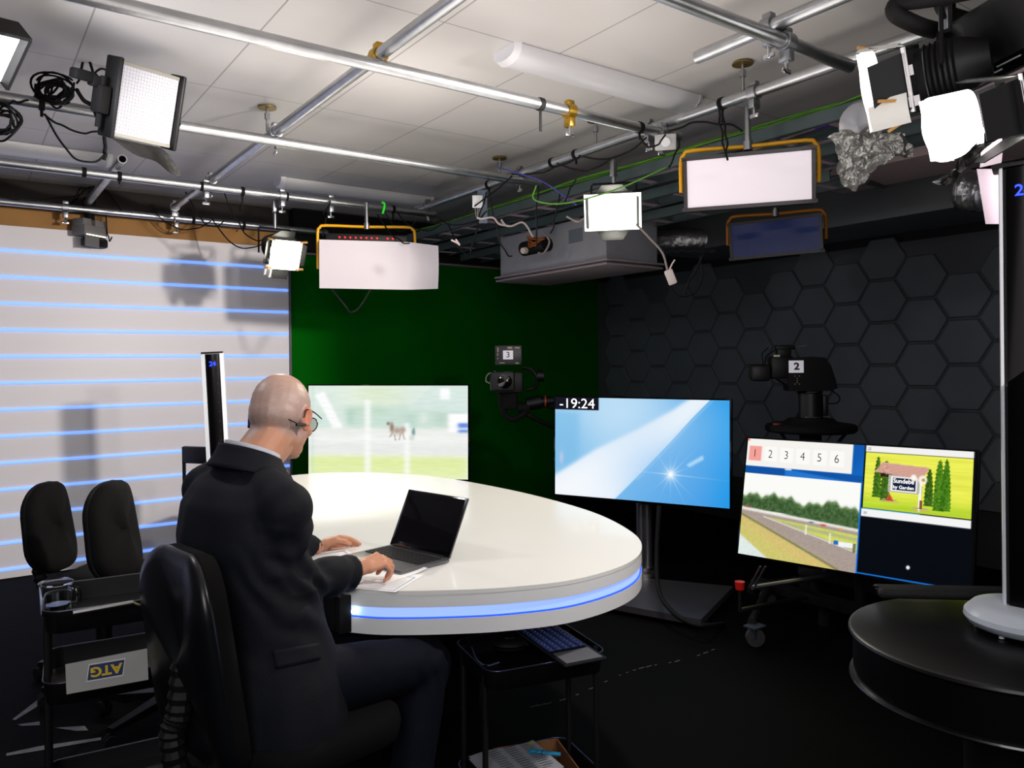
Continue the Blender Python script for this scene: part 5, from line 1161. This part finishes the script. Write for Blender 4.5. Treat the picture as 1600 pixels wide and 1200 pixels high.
mb = MB(); mb.box((-.165, 0, .2), (.13, .1, .13), bev=.015); mb.add([(-.2, -.04, .14), (-.2, .04, .14), (-.1, .04, .075), (-.1, -.04, .075), (-.2, -.04, .2), (-.2, .04, .2), (-.1, .04, .2), (-.1, -.04, .2)], [[0, 1, 2, 3], [7, 6, 5, 4], [0, 4, 5, 1], [1, 5, 6, 2], [2, 6, 7, 3], [3, 7, 4, 0]]); mb.box((-.15, 0, .285), (.08, .06, .05), bev=.008); mb.box((-.14, 0, .315), (.11, .04, .022), bev=.005); part('camera_body', mb, BLK, t)
mb = MB(); mb.box((-.285, 0, .17), (.11, .1, .095), bev=.02); part('lens_hood', mb, M('hood_black', '121010', .5), t)
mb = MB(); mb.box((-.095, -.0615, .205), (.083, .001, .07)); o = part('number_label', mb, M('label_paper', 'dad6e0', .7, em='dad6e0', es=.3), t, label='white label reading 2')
mb = MB(); text(mb, '2', .055, T(-.093, -.064, .205) @ RX(90), bold=.002, sx=1.15); part('number', mb, M('ink_black', '1a1a1a', .6), o)
mb = MB(); [mb.sph((-.09+a*.012, -.061, .125+b*.013), .003, n=8, m=5) for a, b in ((-1, 2), (1, 2), (0, 1), (0, 0), (-1, -1.5), (1, -1.5), (0, -.8))]; mb.box((-.2, -.05, .268), (.035, .003, .012)); part('indicators', mb, M('indicator_pale', 'c8c4a8', .5), t)
mb = MB(); mb.tube([(-.24, -.02, .315), (-.275, -.02, .28), (-.27, -.02, .22)], .0035, 6, 4); mb.tube([(-.2, -.02, .3), (-.25, -.02, .27), (-.262, -.02, .22)], .0035, 6, 4); mb.tube([(.11, -.01, .07), (.16, -.01, .03), (.15, -.01, -.005), (.1, -.01, -.01)], .004, 6, 5); part('cables', mb, CABLE, t)
mb = MB(); mb.tube([(-.09, 0, .318), (-.02, 0, .324), (-.015, 0, .33), (-.09, 0, .318)], .002, 6); part('antenna_wire', mb, M('wire_tan', '6a6250', .5), t)
mb = MB(); mb.lathe([(0, -.175), (.24, -.172), (.252, -.16), (.252, -.14), (.24, -.128), (.15, -.115), (.125, -.095), (0, -.093)], 44); part('round_platform', mb, BLKM, t)
mb = MB(); mb.lathe([(.0, -.128), (.03, -.128), (.028, -.118), (0, -.117)], 12, T(-.2, -.05, 0)); part('red_button', mb, M('red_dark', '6a0a08', .5), t)
zb_ = -c0.z; mb = MB(); mb.cyl((0, 0, zb_+.1), (0, 0, -.17), .07, .06, 24)
for k in range(3): a = 2*pi*k/3+.4; mb.cyl((0, 0, zb_+.14), (.36*math.cos(a), .36*math.sin(a), zb_+.05), .03, .02, 12); mb.cyl((.36*math.cos(a), .36*math.sin(a), zb_), (.36*math.cos(a), .36*math.sin(a), zb_+.06), .035, .03, 14); mb.cyl((.2*math.cos(a+1), .2*math.sin(a+1), -.17), (.1*math.cos(a+1), .1*math.sin(a+1), -.3), .01, .01, 8)
part('pedestal', mb, BLKM, t)
# ================================================================ floor marks
TP = M('floor_tape', '6e6c72', .7, var=.2, vs=30)
for pts in ([(19, 1124), (58, 1094), (58, 1104), (24, 1125)], [(27, 1132), (62, 1127), (62, 1133), (34, 1134)], [(10, 1177), (60, 1166), (158, 1152), (158, 1156), (60, 1173), (10, 1181)], [(183, 1197), (240, 1181), (247, 1188), (190, 1204)], [(187, 1129), (222, 1116), (222, 1119), (190, 1132)], [(86, 1137), (132, 1134), (138, 1141), (120, 1142)]):
    mb = MB(); mb.add([P(u, v, z=.0015) for u, v in pts], [list(range(len(pts)))]); mb.add([P(u, v, z=.0005) for u, v in pts], [list(range(len(pts)))[::-1]])
    solo('floor_tape', mb, TP, 'worn grey tape strip stuck on the black floor at the lower left', 'tape', 'tape strips on the floor', smooth=False)
mb = MB()
for k in range(26):
    f_ = k/26; u = 835+(1125-835)*f_; v = 1103-95*f_+5*math.sin(f_*9)
    if R.random() < .6: a = P(u, v, z=.001); mb.box(a, (R.uniform(.01, .05), .006, .001), mat=None)
solo('floor_seam', mb, M('seam_debris', '4a4540', .8), 'worn dotted seam running across the black floor right of the desk', 'seam', kind='stuff')
# ================================================================ the seated man
pel = Vector((.66, 2.04, .60)); hb = math.radians(HB); fb = Vector((math.cos(hb), math.sin(hb), 0)); lb = Vector((-math.sin(hb), math.cos(hb), 0))
t = thing('person', 'bald man in a dark navy jacket and glasses sitting at the desk, seen from behind', 'person', T(pel.x, pel.y, 0))
hh = math.radians(40); hf = Vector((math.cos(hh), math.sin(hh), 0)); hl = Vector((-math.sin(hh), math.cos(hh), 0))
HCN = P(441, 648, d=2.2)
pit = math.radians(14)
fH = (hf*math.cos(pit)-UP*math.sin(pit)).normalized(); uH = (UP*math.cos(pit)+hf*math.sin(pit)).normalized()
HM = Matrix(((fH.x, hl.x, uH.x, HCN.x), (fH.y, hl.y, uH.y, HCN.y), (fH.z, hl.z, uH.z, HCN.z), (0, 0, 0, 1)))   # head frame: x face, y left ear, z crown
SR = Vector((.672, 1.935, 1.065)); SL = Vector((.585, 2.30, 1.075)); NB = Vector((.64, 2.122, 1.125))
ER = P(436, 918, d=2.0); WR = P(553, 893, d=2.235)
EL = Vector((.78, 2.45, .88)); WL = P(492, 856, d=2.66)
HR = pel+fb*.02-lb*.10-UP*.02; HL = pel+fb*.02+lb*.10-UP*.02
KR = Vector((1.10, 1.985, .545)); KL = Vector((1.08, 2.24, .54)); AR = Vector((1.0, 1.93, .10)); AL = Vector((1.02, 2.27, .10))
b = MB()
# head, skull and face
b.sph((-.012, 0, .022), (.100, .0765, .092), HM); b.sph((-.035, 0, .0), (.078, .071, .078), HM)
b.sph((.035, 0, -.03), (.062, .060, .085), HM); b.sph((.05, 0, -.085), (.042, .043, .034), HM); b.sph((.0, 0, -.06), (.065, .057, .045), HM)
b.cap((.088, 0, .0), (.112, 0, -.032), .009, .014, mat=HM, n=12); b.sph((.10, .011, -.036), (.010, .008, .007), HM); b.sph((.10, -.011, -.036), (.010, .008, .007), HM)
b.sph((.08, 0, .02), (.02, .05, .012), HM); b.sph((.091, 0, -.062), (.012, .024, .006), HM); b.sph((.088, 0, -.074), (.012, .022, .007), HM); b.sph((.088, 0, -.1), (.016, .018, .014), HM)
for s in (-1, 1):
    b.sph((.07, s*.032, -.002), (.016, .016, .012), HM); b.sph((.06, s*.045, -.035), (.025, .018, .02), HM)
    e = HM @ T(-.004, s*.078, -.012) @ RZ(s*28) @ RY(8)
    b.sph((0, 0, .0), (.019, .006, .031), e); b.tube([(.012*math.cos(a)-.002, s*.006, .026*math.sin(a)+.004) for a in [math.radians(k) for k in range(-70, 250, 20)]], .0052, 8, mat=e); b.sph((.004, s*.002, -.026), (.010, .007, .010), e)
    b.sph((.008, -s*.004, .0), (.012, .012, .02), e)
nk = HM @ Vector((-.035, 0, -.055))
b.cap(NB+UP*.0, nk, .066, .058, flat=.98); b.cap(NB+fb*.03+UP*.01, HM @ Vector((.0, 0, -.08)), .05, .045)
# trunk and limbs
b.cap(pel, pel.lerp(NB, .5), .10, .09); b.cap(pel.lerp(NB, .45), NB-UP*.1, .09, .08); b.cap(NB-UP*.08, NB, .062, .06)
b.cap(SR, ER, .05, .04); b.cap(ER, WR, .04, .027); b.cap(SL, EL, .05, .04); b.cap(EL, WL, .04, .027)
b.cap(HR, KR, .08, .055); b.cap(HL, KL, .08, .055); b.cap(KR, AR, .052, .035); b.cap(KL, AL, .052, .035)
b.cap(AR, AR+Vector((.12, 0, -.055)), .03, .022); b.cap(AL, AL+Vector((.12, 0, -.055)), .03, .022)
def hand(W0, d, n_, side, curl, thumb=1., spread=.0, s=1.):
    """W0 wrist, d finger direction, n_ palm normal (where the palm faces), side: +1 thumb along d x n"""
    d = Vector(d).normalized(); n_ = Vector(n_); n_ = (n_-d*n_.dot(d)).normalized(); x = d.cross(n_).normalized()*side
    m = Matrix(((x.x, d.x, n_.x, W0.x), (x.y, d.y, n_.y, W0.y), (x.z, d.z, n_.z, W0.z), (0, 0, 0, 1))) @ Matrix.Scale(s, 4)
    b.cap((0, -.01, 0), (0, .03, 0), .026, .03, mat=m, flat=.62)
    b.cap((.018, .03, 0), (.022, .078, .0), .018, .0125, mat=m, flat=.8); b.cap((-.016, .03, 0), (-.024, .072, .0), .018, .0115, mat=m, flat=.8); b.cap((0, .03, 0), (0, .08, 0), .022, .014, mat=m, flat=.7)
    for i, (xo, yo, L1) in enumerate(((.030, .083, .040), (.010, .088, .044), (-.011, .085, .041), (-.030, .076, .033))):
        c0 = math.radians(curl[i]); q = Vector((xo, yo, 0)); a = 0; r = (.0092, .0093, .0088, .0078)[i]
        for k, f in enumerate((1., .66, .5)):
            a += c0*(1., 1.05, .7)[k]; nx = q+Vector((spread*(1.5-i)*.5, math.cos(a), math.sin(a)))*L1*f
            b.cap(q, nx, r*(1-.07*k), r*(.94-.08*k), mat=m, n=10); q = nx
    q0 = Vector((.022, .018, .006)); q1 = Vector((.045, .045, .018)); q2 = Vector((.048, .073, .026+.01*thumb)); q3 = Vector((.040, .095, .030+.018*thumb))
    b.cap(q0, q1, .015, .0125, mat=m, n=10); b.cap(q1, q2, .0115, .0105, mat=m, n=10); b.cap(q2, q3, .0102, .008, mat=m, n=10)
    return m
tr = P(600, 872, d=2.30)
hmR = hand(WR+ (tr-WR).normalized()*.012, tr-WR, Vector((.25, .35, -1)), 1, (52, 46, 50, 56), 1.0)
tl = P(538, 848, d=2.78)
hmL = hand(WL+(tl-WL).normalized()*.012, tl-WL+UP*.01, Vector((.3, -.8, -.75)), -1, (22, 26, 30, 34), .8)
HMI = np.array(HM.inverted())
def skin(co, no):
    n = len(co); base = np.tile(np.array(lin('c08a6e')), (n, 1))
    h = co @ HMI[:3, :3].T+HMI[:3, 3]
    nz = snoise(co, (30, 30, 30)); base *= (1+.10*nz)[:, None]
    inh = (h[:, 2] > -.13) & (np.abs(h[:, 0]) < .16) & (np.abs(h[:, 1]) < .13)
    # cropped grey hair: everywhere behind the brow and above the nape, thinning on the crown
    face = 1/(1+np.exp(-(h[:, 0]-.055-.25*np.clip(h[:, 2], -1, .1))/.006))
    nape = 1/(1+np.exp((h[:, 2]+.062+.02*np.sin(h[:, 1]*60))/.006)); ear = (np.abs(h[:, 1]) > .077) & (h[:, 2] < .03)
    crown = np.exp(-(((h[:, 0]-.0)/.075)**2+((h[:, 1])/.06)**2+((h[:, 2]-.115)/.05)**2))
    side = (1-face)*(1-nape)*inh*(~ear)
    st = np.clip(side*(1-.85*crown), 0, 1)
    grey = np.array(lin('a39896'))*np.ones((n, 3)); st2 = snoise(co, (140, 140, 320), 3)*.12
    base = base*(1-st[:, None]*.62)+grey*(st*.62)[:, None]; base *= (1+st*st2)[:, None]
    dark = np.exp(-((h[:, 2]+.035)/.022)**2)*(h[:, 0] < .0)*inh*st; base *= (1-.35*dark)[:, None]
    cr = crown*inh*(1-face); base = base*(1-.5*cr[:, None])+np.array(lin('e0b4a0'))*(.5*cr)[:, None]
    er = ((np.abs(h[:, 1]) > .079) & inh).astype(float); base = base*(1-.4*er[:, None])+np.array(lin('c8603c'))*(.4*er)[:, None]
    eye = [np.exp(-(((h[:, 1]-s*.032)/.012)**2+((h[:, 2]+.002)/.005)**2))*(h[:, 0] > .07)*inh for s in (-1, 1)]; ee = np.clip(eye[0]+eye[1], 0, 1); base *= (1-.8*ee)[:, None]
    lips = np.exp(-((h[:, 1]/.022)**2+((h[:, 2]+.068)/.008)**2))*(h[:, 0] > .08)*inh; base = base*(1-.5*lips[:, None])+np.array(lin('a85a50'))*(.5*lips)[:, None]
    rest = (~inh).astype(float); base = base*(1-.35*rest[:, None])+np.array(lin('cf8a68'))*(.35*rest)[:, None]
    return np.clip(base, 0, 1)
SK = MV('skin', 0, .45, bump=.12, bs=160)
SK.node_tree.nodes['Principled BSDF'].inputs['Subsurface Weight'].default_value = .08
SK.node_tree.nodes['Principled BSDF'].inputs['Subsurface Radius'].default_value = (.02, .008, .004)
remesh('body', b, SK, .0042, 5, t, color=skin)
# ---- jacket
JK = M('jacket_navy', '0a0d15', .75, bump=.12, bs=300, var=.15, vs=5, spec=.25)
j = MB()
def ell(c, a, d, z, n=28, f=fb, l=lb, p=2.3):
    out = []
    for i in range(n):
        q = 2*pi*i/n; cs, sn = math.cos(q), math.sin(q)
        x = math.copysign(abs(cs)**(2/p), cs)*d; y = math.copysign(abs(sn)**(2/p), sn)*a
        v = Vector(c)+f*x+l*y; v.z = z; out.append(v)
    return out
B0 = pel.copy(); sh_mid = (SR+SL)/2; sf = Vector((SR.x-SL.x, SR.y-SL.y, 0)).normalized(); shl = -sf; shf = Vector((shl.y, -shl.x, 0))
def mixc(f_, fo): c = B0.lerp(sh_mid, f_); return c+fb*fo
secs = [(B0+fb*.0-lb*.015, .232, .175, .455), (B0-lb*.01+fb*.0, .228, .172, .52), (B0, .218, .168, .60), (mixc(.3, -.005), .200, .150, .72), (mixc(.55, -.02), .197, .142, .84), (mixc(.8, -.02), .207, .142, .96), (mixc(1., -.012), .200, .130, 1.045), (mixc(1.1, .0), .165, .108, 1.09), (mixc(1.15, .02), .105, .085, 1.125), (mixc(1.15, .03), .080, .074, 1.15)]
j.loft([ell(c, a, d, z, f=shf if z > .9 else fb, l=shl if z > .9 else lb) for c, a, d, z in secs])
j.cap(NB-UP*.0, SR-UP*.008, .05, .066); j.cap(NB-UP*.0, SL-UP*.008, .05, .066); j.cap(SR-UP*.012, SR+sf*.012-UP*.045, .066, .066); j.cap(SL-UP*.012, SL-sf*.012-UP*.045, .066, .066)
j.cap(SR+sf*.01-UP*.02, SR.lerp(ER, .55), .074, .066); j.cap(SR.lerp(ER, .5), ER, .066, .060); j.cap(ER, ER.lerp(WR, .55), .061, .053)
cuffR = ER.lerp(WR, .97); j.cyl(ER.lerp(WR, .5), cuffR, .054, .050, 20)
j.cap(SL-sf*.01-UP*.02, SL.lerp(EL, .55), .072, .062); j.cap(SL.lerp(EL, .5), EL, .063, .056); j.cap(EL, EL.lerp(WL, .55), .056, .048); j.cyl(EL.lerp(WL, .5), EL.lerp(WL, .95), .05, .044, 20)
ERn = np.array(ER); axU = np.array((ER-SR).normalized()); axF = np.array((WR-ER).normalized()); SRn = np.array(SR)
def folds(co, no):
    d = np.zeros(len(co))
    rel = co-ERn; r = np.linalg.norm(rel, axis=1); nearE = np.exp(-(r/.12)**2)
    s = rel @ (axF-axU*.9); n1 = snoise(co, (9, 9, 9), 2)
    d += nearE*.010*np.sin(s*75+5*n1)
    relF = (rel @ axF); perpF = np.linalg.norm(rel-np.outer(relF, axF), axis=1); onF = (relF > .02) & (perpF < .075); d += onF*.004*np.sin(relF*85+6*n1)
    relU = ((co-SRn) @ axU); perpU = np.linalg.norm(co-SRn-np.outer(relU, axU), axis=1); onU = ((relU > .04) & (perpU < .09)).astype(float); d += onU*.006*np.sin(relU*48+7*n1+co[:, 0]*14)
    tor = 1-np.clip(onU+nearE+onF, 0, 1)
    n2 = snoise(co, (5, 5, 2.2), 11); n3 = snoise(co, (14, 14, 5), 4)
    d += tor*(.012*n2+.005*n3)
    low = np.clip((.95-co[:, 2])/.5, 0, 1); d += tor*low*.006*np.sin(co[:, 1]*38+co[:, 0]*20+4*n2)
    return co+no*d[:, None]
jo = remesh('jacket', j, JK, .0095, 7, t, deform=folds); jo['label'] = 'dark navy blue suit jacket'
# collar, shirt
c0 = NB+fb*.0
def collar(rad, rz, h, w, c, tiltf, a0, a1, flare=0.):
    def g(a, bq):
        q = math.radians(a0+(a1-a0)*a); x = -math.cos(q)*rad; y = math.sin(q)*rad*rz
        f_ = 1+flare*(1-bq)**1.3; k = (abs(a-.5)*2)**2.2
        v = c+shf*(x*f_)+shl*(y*f_); v.z = c.z+h*bq-tiltf*(x+rad)*.9-k*.02; return v
    return g
mb = MB(); mb.grid(collar(.071, .98, .052, 0, NB+UP*.032+shf*.018, .28, -125, 125, .07), 36, 5); o = part('shirt_collar', mb, M('shirt_grey', 'b4b6c2', .7), t, world=True, ang=80, label='pale grey shirt collar')
md = o.modifiers.new('s', 'SOLIDIFY'); md.thickness = .004
mb = MB(); mb.grid(collar(.080, 1.0, .058, 0, NB+UP*.018+shf*.014, .30, -118, 118, .42), 40, 7); o = part('jacket_collar', mb, JK, jo, world=True, ang=80)
md = o.modifiers.new('s', 'SOLIDIFY'); md.thickness = .007
# pocket flap, vent seam, button on the right side
def onside(u, v, d): return P(u, v, d=d)
def snap(u, v):
    """point on the jacket surface seen at that pixel of the photograph"""
    o_ = Vector((0, 0, HC)); d_ = (P(u, v, d=1)-o_).normalized(); inv = W[t.name].inverted()
    ok, loc, nn, idx = jo.ray_cast(inv @ o_, inv.to_3x3() @ d_)
    return (W[t.name] @ loc, nn) if ok else (None, None)
bpy.context.view_layer.update()
def patch(corn, name, mat, th=.004, nu=10, nv=5, lift=.004, parent=None):
    g_ = []
    for jn in range(nv+1):
        for i in range(nu+1):
            a = i/nu; bb = jn/nv
            u = (corn[0][0]*(1-a)+corn[1][0]*a)*(1-bb)+(corn[3][0]*(1-a)+corn[2][0]*a)*bb; v = (corn[0][1]*(1-a)+corn[1][1]*a)*(1-bb)+(corn[3][1]*(1-a)+corn[2][1]*a)*bb
            p, n_ = snap(u, v)
            if p is None: return None
            g_.append(p+n_*lift)
    mb = MB(); mb.add(g_, [[jj*(nu+1)+i, jj*(nu+1)+i+1, (jj+1)*(nu+1)+i+1, (jj+1)*(nu+1)+i] for jj in range(nv) for i in range(nu)])
    o = part(name, mb, mat, parent or jo, world=True, ang=80); md = o.modifiers.new('s', 'SOLIDIFY'); md.thickness = th; md.offset = 1; return o
patch([(424, 1016), (497, 1005), (500, 1030), (430, 1046)], 'pocket_flap', JK)
# shirt front and lapels, laid on the jacket from the front
inv_ = W[t.name].inverted()
def onfront(s_, z):
    o_ = Vector((NB.x, NB.y, z))+shf*.8+shl*s_; o_.z = z
    ok, loc, nn, idx = jo.ray_cast(inv_ @ o_, -shf)
    return (W[t.name] @ loc)+nn*.003 if ok else Vector((NB.x, NB.y, z))+shf*.1+shl*s_
mb = MB(); mb.grid(lambda a, b_: onfront((a-.5)*2*(.004+.062*b_), .86+.26*b_)+shf*.001, 8, 12); part('shirt_front', mb, M('shirt_grey', 'b4b6c2', .7), t, world=True, ang=80, label='pale grey shirt front')
for s_ in (-1, 1):
    mb = MB(); mb.grid(lambda a, b_: onfront(s_*((.004+.062*b_)+(a)*(.018+.045*math.sin(b_*2.2))), .86+.25*b_)+shf*.006, 6, 12); o = part('lapel', mb, JK, jo, world=True, ang=80)
# ---- trousers
JE = M('trousers_navy', '070b17', .8, bump=.12, bs=300, spec=.2)
q = MB(); q.cap(HR, KR, .098, .072); q.cap(HL, KL, .098, .072); q.cap(KR, AR+UP*.0, .070, .056); q.cap(KL, AL, .070, .056); q.cap(HR, HL, .115, .115)
def tf(co, no):
    n1 = snoise(co, (10, 10, 10), 7); r = np.linalg.norm(co-np.array(KR), axis=1); return co+no*(.006*n1+.004*np.exp(-(r/.12)**2)*np.sin(co[:, 0]*90+6*n1))[:, None]
o = remesh('trousers', q, JE, .011, 5, t, deform=tf); o['label'] = 'dark blue trousers'
for A_ in (AR, AL):
    mb = MB(); f = Vector((1, 0, 0)); mb.cap(Vector((A_.x-.03, A_.y, .05)), Vector((A_.x+.2, A_.y, .04)), .05, .04, flat=1.); mb.cap(Vector((A_.x-.01, A_.y, .05)), Vector((A_.x, A_.y, .12)), .05, .045); 
    for v in mb.v: v.z = max(v.z, .0)
    part('shoe', mb, BLKG, t, world=True)
# ---- glasses and headset cable
GF = M('glasses_frame', '15151a', .3)
mb = MB()
for s in (-1, 1):
    mb.tube([HM @ Vector(p) for p in ((-.022, s*.081, -.012), (-.016, s*.084, .012), (.03, s*.083, .012), (.095, s*.072, .006))], .0022, 6, 4)
    mb.tube([HM @ Vector((.103-.012*abs(math.cos(a))*1, s*(.036+.027*math.cos(a)), -.012+.021*math.sin(a))) for a in [2*pi*k/20 for k in range(21)]], .0018, 6)
mb.tube([HM @ Vector(p) for p in ((.102, .01, -.006), (.106, 0, -.003), (.102, -.01, -.006))], .002, 6)
go = part('glasses', mb, GF, t, world=True)
mb = MB()
for s in (-1, 1):
    pts = [HM @ Vector((.103-.012*abs(math.cos(a)), s*(.036+.026*math.cos(a)), -.012+.020*math.sin(a))) for a in [2*pi*k/20 for k in range(20)]]; mb.add(pts, [list(range(20))])
part('lenses', mb, M('lens_tint', '7a8478', .1, trans=.6, alpha=.7), go, world=True)
mb = MB(); mb.tube([HM @ Vector(p) for p in ((.0, -.088, -.028), (-.03, -.082, -.035), (-.07, -.055, -.022), (-.102, -.015, -.014), (-.104, .015, -.012), (-.075, .055, -.016), (-.03, .08, -.026), (.0, .09, -.035))], .0015, 6, 6)
mb.tube([HM @ Vector(p) for p in ((-.012, -.083, -.03), (-.045, -.074, -.036))], .004, 8); mb.tube([HM @ Vector(p) for p in ((-.07, .058, -.014), (-.05, .07, -.018), (-.02, .088, -.04))], .004, 8)
part('headset', mb, M('headset_black', '0a0a0c', .4), t, world=True, label='thin black headset cable behind the neck')
mb = MB(); mm = hmL @ T(-.0, -.002, 0); mb.tube([mm @ Vector((.031*math.cos(a), .0, .022*math.sin(a))) for a in [2*pi*k/24 for k in range(25)]], .0028, 8); part('bracelet', mb, CHROME, t, world=True)
q0 = hmR @ Vector((.028, .10, .035)); q1 = hmR @ Vector((.045, .03, -.05))
# ================================================================ lights
def area(name, loc, target, size, power, col='ffffff', sy=None, spread=None):
    l = bpy.data.lights.new(name, 'AREA'); l.energy = power; l.color = lin(col); l.size = size
    if sy: l.shape = 'RECTANGLE'; l.size_y = sy
    if spread: l.spread = math.radians(spread)
    o = bpy.data.objects.new(name, l); COL.objects.link(o); d = (Vector(target)-Vector(loc)).normalized()
    o.matrix_world = T(loc) @ d.to_track_quat('-Z', 'Y').to_matrix().to_4x4(); return o
def spot(name, loc, target, ang, power, col='ffffff', r=.05, blend=.4):
    l = bpy.data.lights.new(name, 'SPOT'); l.energy = power; l.color = lin(col); l.spot_size = math.radians(ang); l.spot_blend = blend; l.shadow_soft_size = r
    o = bpy.data.objects.new(name, l); COL.objects.link(o); d = (Vector(target)-Vector(loc)).normalized()
    o.matrix_world = T(loc) @ d.to_track_quat('-Z', 'Y').to_matrix().to_4x4(); return o
def front(mx, dist): return mx @ Vector((0, -dist, 0))
# soft lights
#l5 = pose((3.185, 2.435, 2.299), -53.4, -24.8, -.2); area('lamp_right_soft', front(l5, .06), front(l5, 1), .6, 26, 'fff2f6', .3)
#l3 = pose((2.192, 4.681, 2.059), -25.4, -8, .6); area('lamp_left_soft', front(l3, .12), front(l3, 1), .6, 14, 'fff2f6', .3)
#area('lamp_panel', m1 @ Vector((0, -.1, 0)), m1 @ Vector((0, -1, 0)), 1.1, 8, 'f4fff0', .6)
# barn door lamps
spot('lamp_large_barn', m7 @ Vector((0, -.20, 0)), (.2, 6.2, 1.15), 58, 430, 'fff6ee', .08)
spot('lamp_right_barn', m8 @ Vector((0, -.24, 0)), (1.5, 3.2, .75), 100, 80, 'fff8f4', .08)
spot('lamp_small_left', m2 @ Vector((0, -.14, 0)) if False else P(447, 398, d=4.85), (1.9, 2.6, .7), 110, 45, 'fff4dc', .06)
spot('lamp_small_right', P(950, 335, d=3.95), (1.4, 3.0, .7), 120, 62, 'fffae8', .06)
area('lamp_left_edge', P(-20, 78, d=2.5), (2.2, 3.2, 1.0), .2, 8, 'f8f8ff')
# added upward lights with no fixture, standing in for bounce onto the ceiling
area('bounce_fill_desk', (1.5, 2.6, 1.75), (1.5, 2.6, 2.7), 1.8, 16, 'fff6f0', 1.8)
area('bounce_fill_near', (1.2, .6, 1.7), (1.4, 1.4, 2.7), 2.2, 15, 'fff4f0', 2.0)
area('fill_behind_camera', (-.7, -.9, 2.25), (1.6, 3.0, .8), 1.2, 42, 'ffffff')  # added fill light, no lamp fixture stands here
w = bpy.data.worlds.new('world'); sc.world = w; w.use_nodes = True; w.node_tree.nodes['Background'].inputs[0].default_value = (.02, .02, .024, 1); w.node_tree.nodes['Background'].inputs[1].default_value = 1
sc.view_settings.view_transform = 'Standard'; sc.view_settings.look = 'None'; sc.view_settings.exposure = 0
sc.cycles.max_bounces = 6; sc.cycles.diffuse_bounces = 3; sc.cycles.glossy_bounces = 3; sc.cycles.transmission_bounces = 6; sc.cycles.caustics_reflective = False; sc.cycles.caustics_refractive = False
sc.cycles.sample_clamp_indirect = 4
